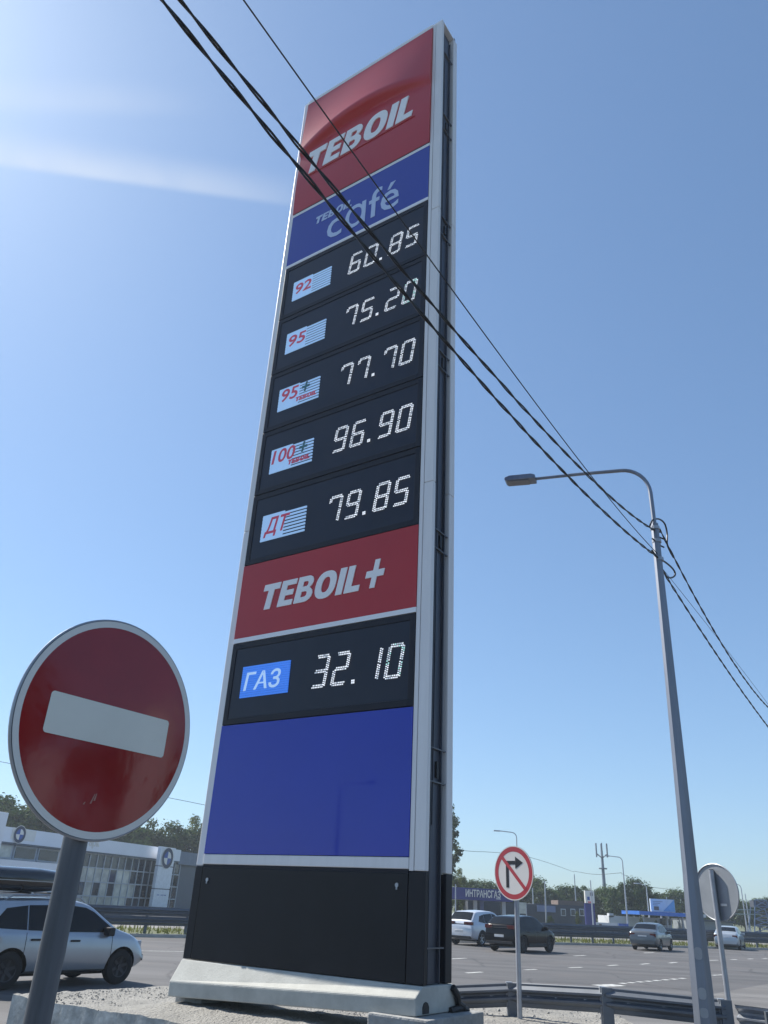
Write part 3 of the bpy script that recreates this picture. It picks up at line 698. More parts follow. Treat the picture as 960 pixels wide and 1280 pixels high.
# ================================================================== STREET LAMP AND CABLES
A = at(818, 655, 10.5)
def lamp_post():
    base = Vector((A.x, A.y, 0)); H = A.z
    s = empty('street_lamp', base, 0)
    mb = MB(); rot_ = Matrix.Rotation(0, 3, 'Z'); mb.tube([LEAN*((z-H)/H)+Vector((0, 0, z)) for z in (-.05, .4, 1.2, 2.3, 4.5, H)], [.142, .137, .127, .096, .078, .058], 8)
    for v in mb.v: ax0 = LEAN*((v.z-H)/H); d0 = Vector((v.x-ax0.x, v.y-ax0.y, 0)); d0 = rot_ @ d0; v.x = ax0.x+d0.x; v.y = ax0.y+d0.y
    mb.build('pole', M_LAMPPOLE, s)
    mb = MB(); mb.tube([-LEAN+Vector((0, 0, -.05)), -LEAN+Vector((0, 0, .03))], .22, 16); mb.build('base_flange', M_LAMPPOLE, s)
    dv = Vector((-.93, .36, 0)).normalized(); pts = [(0, 0, H-.3), (0, 0, H+.1), (0, 0, H+.55)]
    for k in range(1, 9):
        a = rad(90*k/8); pts.append(dv*(.42*(1-math.cos(a)))+Vector((0, 0, H+.55+.46*math.sin(a))))
    e = Vector(pts[-1]); pts += [e+dv*.6+Vector((0, 0, .03)), e+dv*1.40+Vector((0, 0, .05))]
    mb = MB(); mb.tube(pts, [.033]*3+[.03]*8+[.027, .025], 10); mb.build('arm', M_LAMPPOLE, s, smooth=True)
    e = Vector(pts[-1]); hd_ = empty('lamp_head_x', (0, 0, 0)); bpy.data.objects.remove(hd_)
    mb = MB(); mb.prism([(-.05, -.035), (.42, -.045), (.46, -.02), (.46, .02), (.38, .05), (.02, .055), (-.05, .03)], -.11, .11, 'y')
    o = mb.build('lamp_head', M_LAMPPOLE, s, bevel=.01); o.location = e; o.rotation_euler = (0, -.05, math.atan2(dv.y, dv.x))
    mb = MB(); mb.box((.06, -.085, -.055), (.40, .085, -.043)); l = mb.build('lens', mat('lamp_lens', (.22, .22, .22), .3), o)
    mb = MB(); mb.box((.0, -.03, .05), (.12, .03, .09)); mb.build('driver_box', M_GALV, o)
    for z in (H-.32, H-.10, H-.62):
        mb = MB(); mb.tube([(0, 0, z), (0, 0, z+.05)], .070, 12); mb.build('clamp_band', M_GALV, s)
    mb = MB(); mb.tube([(-.10, -.10, H-.30), (.09, .10, H-.30)], .012, 6); mb.tube([(.0, .0, H-.08), (.12, .12, H-.08)], .01, 6); mb.tube([(0, 0, H-.34), (.15, .12, H-.33)], .012, 6); mb.tube([(0, 0, H-.2), (.14, .06, H-.22)], .012, 6)
    mb.build('hook', M_DARK, s)
    # weathered paint patches low on the pole
    fn = Vector((math.cos(rad(247.5)), math.sin(rad(247.5)), 0)); ft = Vector((-fn.y, fn.x, 0))
    for z, hh, r_ in ((1.38, .13, .122), (.98, .12, .130), (.80, .10, .133)):
        ax_ = LEAN*((z-H)/H); cc = ax_+fn*(r_*.924+.006); mb = MB(); sh_ = LEAN*(hh/H)
        pl_ = superell(0, hh/2, .045, hh/2, 14, 3); mb.add([cc+ft*a_+sh_*(b_/hh)+Vector((0, 0, z+b_)) for a_, b_ in pl_], [tuple(range(14))]); mb.build('paint_patch', mat('faded_paint', (.36, .37, .38), .7), s)
    return s
_p = at(878, 1240, 10.5); LEAN = Vector((A.x-_p.x, A.y-_p.y, 0))*(A.z/(A.z-_p.z))
lamp = lamp_post()
tag(lamp, 'tall tapered grey street lamp post at right, carrying the black cables', 'street lamp', 'street lamps')
DIRV = Vector((.574, .819, 0)); NPL = Vector((.819, -.574, 0))
B = Vector((A.x, A.y, 0))-DIRV*36
l2 = copy_tree(lamp); l2.location = B; l2['label'] = 'street lamp at the cables\' other end, behind the viewer'
l3 = copy_tree(lamp); l3.location = (-38, -2.5, 0); l3.rotation_euler = (0, 0, rad(150)); l3['label'] = 'street lamp mirrored in the blank blue totem panel'
l4 = copy_tree(lamp); l4.location = Vector((A.x, A.y, 0))+DIRV*34; l4['label'] = 'next street lamp along the cables, right of the picture'
def spline(pts, n):
    pts = [Vector(p) for p in pts]; P = [pts[0]*2-pts[1]]+pts+[pts[-1]*2-pts[-2]]; out = []
    for i in range(1, len(P)-2):
        for k in range(n):
            t = k/n; p0, p1, p2, p3 = P[i-1:i+3]
            out.append(.5*((2*p1)+(p2-p0)*t+(2*p0-5*p1+4*p2-p3)*t*t+(3*p1-p0-3*p2+p3)*t**3))
    out.append(P[-2]); return out
def cable(name, path, r, twist, label, strands=3, step=.07, rad_=None):
    # resample evenly then wind strands
    L = 0; pts = [path[0]]
    ev = []; acc = 0
    for a, b in zip(path, path[1:]):
        l = (b-a).length; nn = max(1, int(l/step))
        for k in range(nn): ev.append(a.lerp(b, k/nn))
    ev.append(path[-1])
    root = empty(name, ev[0], 0, label, 'cable', 'overhead cables')
    for s_ in range(strands):
        pp = []; d = 0
        for i, p in enumerate(ev):
            if i: d += (p-ev[i-1]).length
            t = (ev[min(i+1, len(ev)-1)]-ev[max(i-1, 0)]).normalized(); u = t.cross(Vector((0, 0, 1))).normalized(); v = t.cross(u)
            a = 2*math.pi*(d/twist+s_/strands)+.8*noise.noise(Vector((d*.5, s_, 0))); rr = r*.95*(1+.45*max(0, noise.noise(Vector((d*.9, s_*3.3, 5)))))
            pp.append(p+(u*math.cos(a)+v*math.sin(a))*rr if strands > 1 else p)
        mb = MB(); mb.tube(pp, r, 6); mb.build('strand', M_CABLE, root, ev[0], smooth=True)
    return root
def span(pix, zB, side=0.):
    P = [onp(x, y, A, NPL) for x, y in pix]
    # smooth heights with a parabola along the run, so the cable hangs as a cable
    t = [(p-A).dot(DIRV) for p in P]
    return P
def fit_quad(t, z):
    import numpy as np
    return np.polyfit(t, z, 4 if len(t) > 10 else 2)
def hang(pix, t_end, attach=None):
    P = [onp(x, y, A, NPL) for x, y in pix]; t = [(p-A).dot(DIRV) for p in P]; z = [p.z for p in P]
    q = fit_quad(t, z); t0 = attach if attach is not None else max(t)
    out = []; n = 240
    import numpy as np
    tmin = min(t); zmin = float(np.polyval(q, tmin)); sl = float(np.polyval(np.polyder(q), tmin))
    for k in range(n+1):
        tt = t0+(t_end-t0)*k/n
        tmax = max(t)
        if t_end > t0 and tt > tmax:
            zM = float(np.polyval(q, tmax)); sM = float(np.polyval(np.polyder(q), tmax)); u = (tt-tmax)/(t_end-tmax); zz = zM+sM*(tt-tmax)+(A.z-.45-(zM+sM*(t_end-tmax)))*u*u
        elif tt >= tmin: zz = float(np.polyval(q, tt))
        elif t_end > t0: zz = float(np.polyval(q, tt))
        else:
            # continue to the far pole along a gentle curve to its attachment height
            u = (tmin-tt)/(tmin-t_end); zz = zmin-sl*(tmin-tt)+(A.z-.4-(zmin-sl*(tmin-t_end)))*u*u
        out.append(Vector((A.x, A.y, 0))+DIRV*tt+Vector((0, 0, zz)))
    return out
c1 = [(203,3),(220.6,23),(238,40.6),(258.5,65),(288,108),(312.7,138),(342.5,173),(375,214),(410,254.6),(440.6,291),(473,324.8),(508,368),(538,404.7),(568,440),(616.7,496.8),(643.8,526),(667.7,549.7),(703,587.6),(735.4,622.8),(773,655),(816.7,693)]
c2 = [(226,1.4),(247.7,27),(274.8,63.6),(302,95),(331.7,130),(369.6,178.8),(407.5,224.8),(436,260),(467.7,297.7),(492,322),(519,356),(551.7,392.5),(578.8,422.3),(616.7,469.7),(640.6,495.5),(675.8,534.8),(713.8,572.7),(746,605),(784,639),(814,660.7)]
c3 = [(304.6,0),(342.5,54),(396.7,127),(440,191),(467.7,230),(511,285.5),(535.4,320.7),(573,373.5),(616.7,433),(660,490),(681,520),(727,579.5),(762.5,624),(810,679.7)]
cable('overhead_cable', hang(c1, -36, -.05), .0088, .75, 'thick twisted black cable, lower of the two crossing before the totem', 2)
cable('overhead_cable', hang(c2, -36, -.05), .0084, .8, 'thick twisted black cable, upper of the two crossing before the totem', 2)
cable('overhead_cable', hang(c3, -36, -.06), .0062, 1, 'single thin black wire crossing the top of the totem', 1)
c4 = [(840,690),(870,752),(900,802),(930,845),(960,885)]
c5 = [(832,722),(860,760),(890,810),(920,855),(960,908)]
c6_ = [(832,716),(880,775),(920,828),(960,880)]
cable('overhead_cable', hang(c4, 34, .28), .0085, .7, 'twisted cable leaving the lamp post to the right, upper one', 2)
cable('overhead_cable', hang(c5, 34, .10), .0085, .7, 'twisted cable leaving the lamp post to the right, lower one', 2)
cable('overhead_cable', hang(c6_, 34, .10), .004, 1, 'thin wire leaving the lamp post between two twisted cables', 1)
def loop(pix, label):
    P = spline([onp(x, y, A, NPL)+Vector((0, 0, 0)) for x, y in pix], 8)
    o = MB().tube(P, .014, 8).build('cable_loop', M_CABLE, smooth=True, off=P[0]); o.location = P[0]; tag(o, label, 'cable', 'overhead cables')
loop([(812,658),(816,650),(824,649),(831,655),(834,668),(834,680),(838,690),(842,697)], 'black cable loop arching over the top of the lamp post')
loop([(815,688),(822,697),(832,703),(841,711),(844,718),(840,722),(834,721),(829,713)], 'black cable loop hanging right of the lamp post below its top')

# ================================================================== GUARDRAILS
WPROF = [(0, 0), (.012, .03), (.012, .055), (.075, .10), (.075, .125), (.012, .155), (.012, .175), (.075, .205), (.075, .23), (.012, .275), (.012, .30), (0, .31)]
def wbeam(pts, z0, m, parent, off, side=1, name='beam', th=.004, zs=1.):
    # pts in plan; profile bulges to 'side'
    o2 = offset_line(pts, 0); n = len(pts); mb = MB(); vs = []
    for q in (0, 1):
        for (d, z) in WPROF:
            for p in offset_line(pts, side*(d+q*th)): vs.append((p[0], p[1], z0+z*zs))
    m_ = len(WPROF); fs = []
    for q in (0, 1):
        for j in range(m_-1):
            for i in range(n-1):
                a = (q*m_+j)*n+i; fs.append((a, a+1, a+n+1, a+n))
    mb.add(vs, fs); return mb.build(name, m, parent, off, recalc=False, smooth=True)
# near rail: post tops/bottoms from the photograph, on the island's gravel
gp = [gz(560, 1262, PZ), gz(640, 1266.5, PZ), gz(757, 1284, PZ), gz(903, 1318, PZ)]
r1z = PZ+.20
g1 = empty('guardrail', (gp[1].x, gp[1].y, PZ), 0, 'low steel guardrail with corrugated beam right beside the totem base', 'guardrail')
GO = (gp[1].x, gp[1].y, PZ)
def beam_pts(px): return [tuple(gz(*q, PZ).xy) for q in px]
def zat(x, ytop, P):  # height where a pixel meets the vertical through P
    d = ray(x, ytop); t = Vector((P.x-CAM.x, P.y-CAM.y)).dot(Vector((d.x, d.y)))/Vector((d.x, d.y)).length_squared
    return (CAM+d*t).z
pa = at(520, 1233, 12.6); pb = at(640, 1228, 12.35); pc = at(757, 1234, 11.6); pd_ = at(905, 1249, 11.15)
def seg(a, b): return [tuple(Vector(a).xy.lerp(Vector(b).xy, k/4)) for k in range(5)]
for a, b in ((pa, pb), (pb, pc), (pc, pd_)):
    sp_ = seg(a, b); n_ = len(sp_)
    mb = MB(); vs = []; m_ = len(WPROF)
    nn = Vector((-(b-a).y, (b-a).x)).normalized(); nn = -nn if nn.y > 0 else nn
    for q in (0, 1):
        for (dd_, z_) in WPROF:
            for i in range(n_):
                zt_ = a.z+(b.z-a.z)*i/(n_-1); p = Vector(sp_[i])+nn*(dd_+q*.004); vs.append((p.x, p.y, zt_-.285+z_*.92))
    fs = [((q*m_+j)*n_+i, (q*m_+j)*n_+i+1, (q*m_+j+1)*n_+i+1, (q*m_+j+1)*n_+i) for q in (0, 1) for j in range(m_-1) for i in range(n_-1)]
    mb.add(vs, fs); bmo = mb.build('beam', M_RAIL, g1, GO, recalc=False, smooth=True)
    for k in range(3):
        p = a.lerp(b, .2+.3*k); q = p+Vector((nn.x, nn.y, 0))*.016; mb = MB(); mb.box((q.x-.035, q.y-.012, p.z-.165), (q.x+.035, q.y+.012, p.z-.145)); mb.build('bolt', M_GALV, bmo, GO)
for P, b_ in ((pb, PZ-.05), (pc, -.05), (pd_, -.05)):
    mb = MB(); mb.box((P.x-.07, P.y-.055, b_), (P.x+.07, P.y-.02, P.z-.004)); mb.box((P.x-.07, P.y-.019, b_), (P.x-.045, P.y+.07, P.z-.004)); mb.build('post', M_RAIL, g1, GO)
    mb = MB(); mb.box((P.x-.08, P.y-.015, P.z-.30), (P.x-.0, P.y+.06, P.z+.004)); mb.build('spacer_block', M_GALV, g1, GO)
# second rail curving away at the right
q0 = pd_; crv = [q0.xy+Vector(v) for v in ((.12, .0), (.40, -.30), (.62, -.75), (.76, -1.25), (.82, -1.9))]
g2 = empty('guardrail', (q0.x+.3, q0.y, 0), 0, 'guardrail end piece curving toward the viewer at right edge', 'guardrail')
GO2 = (q0.x+.3, q0.y, 0)
cp_ = [tuple(p.xy) for p in spline([Vector((*p, 0)) for p in crv], 6)]
wbeam(cp_, q0.z-.36, M_GALV, g2, GO2, 1)
for p in (crv[1], crv[3]):
    mb = MB(); mb.box((p.x-.06, p.y-.05, -.05), (p.x+.06, p.y+.0, q0.z-.08)); mb.build('post', M_RAIL, g2, GO2)
# far rail, double height
fr_line = offset_line(K, .95)
frs = resample(fr_line[2:9], 4.0)
fr = empty('far_guardrail', (frs[6][0], frs[6][1], .1), 0, 'long dark double guardrail along the grass verge beyond the road', 'guardrail')
FO = (frs[6][0], frs[6][1], .1)
for i in range(0, len(frs)-1):
    a, b = frs[i], frs[i+1]
    if b[1] < 25 or a[0] > 62: continue
    pts = [a, b]
    wbeam(pts, .80, M_FARRAIL, fr, FO, -1, 'upper_beam', zs=1.2); wbeam(pts, .42, M_FARRAIL, fr, FO, -1, 'lower_beam', zs=1.2)
for i, p in enumerate(resample(fr_line[2:9], 2.0)):
    if p[1] < 25 or p[0] > 62: continue
    mb = MB(); mb.box((p[0]-.06, p[1], .05), (p[0]+.06, p[1]+.12, 1.15)); mb.build('post', M_FARRAIL, fr, FO)

# ================================================================== CARS
def interp(T, x):
    if x <= T[0][0]: return T[0][1]
    for (a, b), (c_, d_) in zip(T, T[1:]):
        if x <= c_:
            t = (x-a)/(c_-a); return b+(d_-b)*t
    return T[-1][1]
def smooth_interp(T, x, e=.07): return (interp(T, x-e)+interp(T, x)*2+interp(T, x+e))/4
def revolve(prof, n, cx=(0, 0, 0)):
    mb = MB(); vs = []
    for (y, r_) in prof:
        for k in range(n): vs.append((r_*math.cos(2*math.pi*k/n), y, r_*math.sin(2*math.pi*k/n)))
    m = len(prof); mb.add(vs, [(j*n+k, j*n+(k+1) % n, (j+1)*n+(k+1) % n, (j+1)*n+k) for j in range(m-1) for k in range(n)]); return mb
def make_car(name, label, loc, heading, p, cat='car', group='cars driving along the road'):
    root = empty(name, loc, heading, label, cat, group)
    Lr, Lf, hw, belt = p['rear'], p['front'], p['hw'], p['belt']
    top = p['top']; paint = p['paint']; WR = p['wr']; ax = p['axles']; zb0 = p.get('clear', .24); k_ = p.get('tumble', .36)
    def wf(x):
        t = max(0, (x-(Lf-.75))/.75); u = max(0, ((Lr+.6)-x)/.6); return hw*(1-.17*t**2.2-.12*u**2.4)
    def tf(x): return smooth_interp(top, x, p.get('sm', .05))
    def bf(x): return min(interp(p['beltline'], x) if 'beltline' in p else belt, tf(x)-.04)
    def zbf(x): return zb0+.12*max(0, (x-(Lf-.45))/.45)**2+.14*max(0, ((Lr+.5)-x)/.5)**2
    def sidey(x, z): return wf(x)*.945-(z-bf(x))*k_
    def sec(x):
        w_ = wf(x); zb_ = zbf(x); t = tf(x); b = bf(x); y1 = sidey(x, t-.05)
        L = [(0, zb_), (w_*.84, zb_), (w_*.95, zb_+.05), (w_*.99, zb_+.16), (w_, zb_+(b-zb_)*.45), (w_, zb_+(b-zb_)*.62), (w_*.985, b-.09), (w_*.965, b-.02), (w_*.945, b)]
        for q in (.33, .66): L.append((sidey(x, b+(t-.05-b)*q), b+(t-.05-b)*q))
        L += [(y1, t-.05), (y1-.03, t-.022), (y1-.10, t-.004), (y1*.55, t+.012), (0, t+.02)]
        return L
    xs = sorted(set([round(Lr+(Lf-Lr)*i/56, 3) for i in range(57)]+[Lr+.02, Lr+.05, Lf-.02, Lf-.05]))
    mb = MB(); n = None; vs = []
    for x in xs:
        S = sec(x); ring = [(x, y, z) for y, z in S]+[(x, -y, z) for y, z in reversed(S[1:-1])]; n = len(ring); vs += ring
    m = len(xs)
    fs = [(i*n+k, i*n+(k+1) % n, (i+1)*n+(k+1) % n, (i+1)*n+k) for i in range(m-1) for k in range(n)]
    fs += [tuple(range(n)), tuple((m-1)*n+k for k in range(n))[::-1]]
    mb.add(vs, fs); body = mb.build('body', [paint, M_DARK], root, smooth=True)
    # wheel arches cut from the body
    for x in ax:
        for sg in (-1, 1):
            cm = MB(); cm.tube([(x, sg*(hw-.24), WR), (x, sg*(hw+.3), WR)], WR+.055, 28)
            cu = cm.build('cut', [M_DARK], None); 
            md = body.modifiers.new('arch', 'BOOLEAN'); md.object = cu; md.operation = 'DIFFERENCE'; md.solver = 'EXACT'
            try: md.material_mode = 'TRANSFER'
            except Exception: pass
    mw = root.matrix_basis.copy(); 
    root.location = (0, 0, 0); root.rotation_euler = (0, 0, 0); bpy.context.view_layer.update()
    dg = bpy.context.evaluated_depsgraph_get(); dg.update()
    me = bpy.data.meshes.new_from_object(body.evaluated_get(dg)); old = body.data
    cuts = [md.object for md in body.modifiers]; body.modifiers.clear(); body.data = me
    for cu in cuts: bpy.data.objects.remove(cu)
    root.location = loc; root.rotation_euler = (0, 0, heading)
    # lower dark sill and bumpers
    if p.get('sill', 0):
        sm = MB(); S_ = []
        z0_ = zb0+.0
        for sg in (-1, 1):
            a_, b_ = ax[0]+WR+.08, ax[1]-WR-.08
            sm.box((a_, sg*hw*.93-.02, zb0-.01), (b_, sg*hw*1.003+sg*.004, zb0+p['sill'])) if sg > 0 else sm.box((a_, -hw*1.003-.004, zb0-.01), (b_, -hw*.93+.02, zb0+p['sill']))
        sm.build('sill', M_DARK, root, bevel=.01)
    # glass
    def side_win(poly, nm='side_window', m_=M_GLASS):
        for sg in (-1, 1):
            g = MB(); N = len(poly); 
            # fine strip triangulation through centroid
            cx = sum(q[0] for q in poly)/N; cz = sum(q[1] for q in poly)/N
            V = [(cx, sg*(sidey(cx, cz)+.012), cz)]+[(x, sg*(sidey(x, z)+.008), z) for x, z in poly]
            g.add(V, [(0, 1+i, 1+(i+1) % N) for i in range(N)]); g.build(nm, m_, root)
    for poly in p['windows']: side_win(poly)
    def top_win(x0, x1, nm, inset=.10, m_=M_GLASS):
        g = MB(); nx, ny = 10, 8; V = []
        for i in range(nx+1):
            x = x0+(x1-x0)*i/nx; y1 = sidey(x, tf(x)-.05)-inset; s_ = (tf(x+.03)-tf(x-.03))/.06; nv = Vector((-s_, 0, 1)).normalized()
            for j in range(ny+1):
                u = -1+2*j/ny; y = u*y1; zc = tf(x)+.020-.016*min(1, abs(u))**1.5; V.append(Vector((x, y, zc))+nv*.012)
        g.add(V, [(i*(ny+1)+j, i*(ny+1)+j+1, (i+1)*(ny+1)+j+1, (i+1)*(ny+1)+j) for i in range(nx) for j in range(ny)]); return g.build(nm, m_, root, smooth='all')
    top_win(*p['windscreen'], 'windscreen'); top_win(*p['rear_glass'], 'rear_window', p.get('rg_inset', .10))
    # rear bits
    rx = Lr
    def rbox(nm, y0, y1, z0, z1, m_, d=.03, x=None, par=root):
        X = rx if x is None else x
        return MB().box((X-d, y0, z0), (X+.10, y1, z1)).build(nm, m_, par, bevel=.008)
    tz0, tz1, ty0, ty1 = p['tail']
    tx = p.get('tailx', rx+.03)
    for sg in (-1, 1):
        y0, y1 = sorted((sg*ty0, sg*ty1)); rbox('tail_light', y0, y1, tz0, tz1, M_TAIL, .02, tx)
    rbox('number_plate', -.26, .26, p['plate'], p['plate']+.11, M_PLATE, .015, p.get('platex', rx+.0))
    if 'lowbump' in p: rbox('rear_bumper_trim', -hw*.80, hw*.80, zb0+.08, zb0+.08+p['lowbump'], M_DARK, .02, rx+.0)
    if p.get('crease'): rbox('trim_strip', -hw*.55, hw*.55, p['crease'], p['crease']+.03, M_DARK, .012, p.get('creasex', rx+.02))
    # front
    for sg in (-1, 1):
        y0, y1 = sorted((sg*hw*.48, sg*hw*.80)); zt_ = tf(Lf-.22)
        MB().box((Lf-.30, y0, zt_-.17), (Lf-.075, y1, zt_-.03)).build('headlight', M_LENS, root, bevel=.02)
    MB().box((Lf-.1, -hw*.5, zb0+.12), (Lf+.008, hw*.5, zb0+.34)).build('grille', M_DARK, root, bevel=.01)
    # seams, handles, mirrors
    for x in p['seams']:
        for sg in (-1, 1):
            g = MB(); zz = [zb0+.14+(bf(x)-zb0-.16)*i/6 for i in range(7)]
            V = []
            for z in zz:
                S = sec(x); y = 0
                for (ya, za), (yb, zb_) in zip(S[2:9], S[3:9]):
                    if za <= z <= zb_+1e-6: y = ya+(yb-ya)*(z-za)/max(1e-6, zb_-za)
                y = y or wf(x)
                V += [(x-.006, sg*(y+.003), z), (x+.006, sg*(y+.003), z)]
            g.add(V, [(2*i, 2*i+1, 2*i+3, 2*i+2) for i in range(6)]); g.build('door_seam', M_DARK, root)
    for x in p['handles']:
        for sg in (-1, 1):
            y = wf(x)*.985; a_, b_ = sorted((sg*(y-.01), sg*(y+.035)))
            MB().box((x-.10, a_, bf(x)-.15), (x+.10, b_, bf(x)-.115)).build('door_handle', p.get('handle_mat', M_DARK), root, bevel=.01)
    mx = p['mirror']
    for sg in (-1, 1):
        y = sidey(mx, bf(mx)+.05); a_, b_ = sorted((sg*(y-.02), sg*(y+.20)))
        MB().box((mx-.04, a_, bf(mx)-.03), (mx+.10, b_, bf(mx)+.13)).build('mirror', p.get('mirror_mat', M_DARK), root, bevel=.03)
    # wheels
    tyre = revolve([(-.095, WR-.13), (-.105, WR-.06), (-.085, WR-.012), (-.04, WR), (.04, WR), (.085, WR-.012), (.105, WR-.06), (.095, WR-.13)], 28)
    for x in ax:
        for sg in (-1, 1):
            wh = tyre.build('wheel', M_RUBBER, root, smooth=True); wh.location = (x, sg*(hw-.115), WR)
            rm = MB(); rr = WR-.125
            rm.tube([(0, sg*.02, 0), (0, sg*.045, 0)], rr*.99, 26, mi=0)
            for q in range(p.get('spokes', 5)):
                a = 2*math.pi*q/p.get('spokes', 5)+.3; c_, s_ = math.cos(a), math.sin(a); w2 = .032
                rm.add([(c_*.03-s_*w2, sg*.05, s_*.03+c_*w2), (c_*.03+s_*w2, sg*.05, s_*.03-c_*w2), (c_*rr*.97+s_*w2*.8, sg*.075, s_*rr*.97-c_*w2*.8), (c_*rr*.97-s_*w2*.8, sg*.075, s_*rr*.97+c_*w2*.8)], [(0, 1, 2, 3)], 1)
            rm.tube([(0, sg*.045, 0), (0, sg*.08, 0)], .045, 12, mi=1)
            V = []; n_ = 26
            for r_, yy in ((rr*.9, sg*.075), (rr*1.02, sg*.09)):
                V += [(r_*math.cos(2*math.pi*q/n_), yy, r_*math.sin(2*math.pi*q/n_)) for q in range(n_)]
            rm.add(V, [(q, (q+1) % n_, n_+(q+1) % n_, n_+q) for q in range(n_)], 1)
            rm.build('rim', [M_DARK, p.get('rim', M_RIM)], wh)
    # underside shadow pan
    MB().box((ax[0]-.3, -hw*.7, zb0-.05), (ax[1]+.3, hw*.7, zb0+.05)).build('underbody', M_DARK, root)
    return root, sidey, tf

HEAD = rad(50)
def place_right_side(rearpx, p, heading):
    g = gz(*rearpx); d = Vector((math.cos(heading), math.sin(heading), 0)); l = Vector((-d.y, d.x, 0))
    return g-d*p['axles'][0]+l*(p['hw']-.1)
wagon = dict(rear=-2.02, front=1.90, hw=.84, belt=.93, wr=.315, axles=(-1.22, 1.26), paint=M_SILVER, clear=.24, tumble=.33, rim=M_RIMDARK, spokes=6,
    top=[(-2.02, .62), (-2.0, .95), (-1.93, 1.08), (-1.72, 1.42), (-1.5, 1.48), (-.4, 1.515), (.2, 1.485), (.45, 1.42), (1.02, 1.05), (1.12, 1.0), (1.5, .90), (1.72, .80), (1.85, .66), (1.90, .5)],
    beltline=[(-2, .97), (-1.0, .95), (1.0, .90), (1.5, .86), (2, .5)],
    windows=[[(-1.66, 1.00), (-1.60, 1.14), (-1.42, 1.33), (-.98, 1.385), (-.98, .975)], [(-.955, .972), (-.955, 1.39), (-.13, 1.41), (-.13, .95)], [(-.09, .948), (-.09, 1.41), (.30, 1.375), (.50, 1.30), (.92, 1.03), (.93, .94)]],
    windscreen=(.50, 1.00), rear_glass=(-1.90, -1.74), seams=(-.98, -.10, .95), handles=(-.78, .08), mirror=.78, tail=(.8, 1.15, .58, .76), plate=.78)
wl = place_right_side((2, 1237.5), wagon, rad(53)); wl.z = 0
wg, sy_, tf_ = make_car('silver_estate_car', 'silver estate car with black roof box passing behind the no entry pole', wl, rad(53), wagon); wg.scale = (1.05, 1.05, 1.035)
# roof rails and roof box
for sg in (-1, 1):
    mb = MB(); mb.tube([(-1.45, sg*.60, 1.47), (-1.3, sg*.60, 1.55), (-.4, sg*.60, 1.58), (.15, sg*.60, 1.55), (.28, sg*.60, 1.47)], .016, 8); mb.build('roof_rail', M_RIM, wg, smooth=True)
for x in (-1.0, -.1):
    mb = MB(); mb.tube([(x, -.66, 1.60), (x, .66, 1.60)], .018, 8); mb.build('crossbar', M_DARK, wg)
mb = MB(); vs = []; n_ = 16; ST = [(-2.0, .05, .35), (-1.92, .18, .42), (-1.7, .22, .44), (-.7, .23, .44), (-.25, .20, .42), (-.02, .13, .36), (.10, .05, .26)]
for x, hh, ww in ST:
    vs += [(x, -.05+p_[0], 1.625+.20+p_[1]) for p_ in superell(0, 0, ww, hh, n_, 3.2)]
mb.add(vs, [(i*n_+k, i*n_+(k+1) % n_, (i+1)*n_+(k+1) % n_, (i+1)*n_+k) for i in range(len(ST)-1) for k in range(n_)]+[tuple(range(n_)), tuple((len(ST)-1)*n_+k for k in range(n_))])
bx = mb.build('roof_box', M_BOXBLACK, wg, smooth=True)
mb = MB(); mb.box((-1.75, -.494, 1.80), (-.4, -.484, 1.815)); mb.build('box_seam', M_RIM, bx)
mb = MB(); mb.box((1.55, -.792, .50), (1.56, -.79, .515)); 
for x in (-1.85,):
    mb = MB(); mb.disc((x+.32, -.832, .80), (0, -1, 0), .07, .012, 20); mb.build('fuel_flap', M_SILVER, wg)

suv = dict(rear=-2.2, front=2.25, hw=.92, belt=1.05, wr=.36, axles=(-1.30, 1.36), paint=M_WHITE, clear=.26, tumble=.36, sill=.14,
    top=[(-2.2, .78), (-2.17, 1.05), (-2.08, 1.2), (-1.72, 1.56), (-1.5, 1.63), (-.5, 1.69), (.1, 1.67), (.4, 1.60), (1.05, 1.18), (1.2, 1.10), (1.8, .98), (2.1, .84), (2.25, .6)],
    windows=[[(-1.55, 1.16), (-1.35, 1.42), (-.95, 1.50), (-.95, 1.09)], [(-.92, 1.09), (-.92, 1.51), (-.08, 1.57), (-.08, 1.08)], [(-.04, 1.08), (-.04, 1.57), (.28, 1.53), (.9, 1.14), (.92, 1.08)]],
    windscreen=(.44, 1.04), rear_glass=(-2.06, -1.68), seams=(-.95, -.06, .95), handles=(-.75, .12), mirror=.85, tail=(.98, 1.13, .30, .84), tailx=-2.16, plate=.62, lowbump=.12, crease=1.0, creasex=-2.17, handle_mat=M_WHITE, mirror_mat=M_WHITE)
cross = dict(suv, paint=M_BLACK, rim=M_RIMDARK, rear=-2.05, front=2.15, hw=.90, axles=(-1.22, 1.35), mirror_mat=M_BLACK, handle_mat=M_BLACK, tail=(.98, 1.14, .42, .82), tailx=-2.0, creasex=-2.03,
    top=[(-2.05, .75), (-2.02, 1.0), (-1.92, 1.14), (-1.55, 1.46), (-1.3, 1.52), (-.4, 1.58), (.1, 1.56), (.42, 1.48), (1.05, 1.10), (1.2, 1.03), (1.7, .93), (2.0, .80), (2.15, .55)], belt=1.0,
    windows=[[(-1.45, 1.10), (-1.25, 1.34), (-.95, 1.41), (-.95, 1.04)], [(-.92, 1.04), (-.92, 1.42), (-.08, 1.47), (-.08, 1.03)], [(-.04, 1.03), (-.04, 1.47), (.28, 1.43), (.88, 1.09), (.9, 1.03)]], rear_glass=(-1.90, -1.50), windscreen=(.46, 1.04))
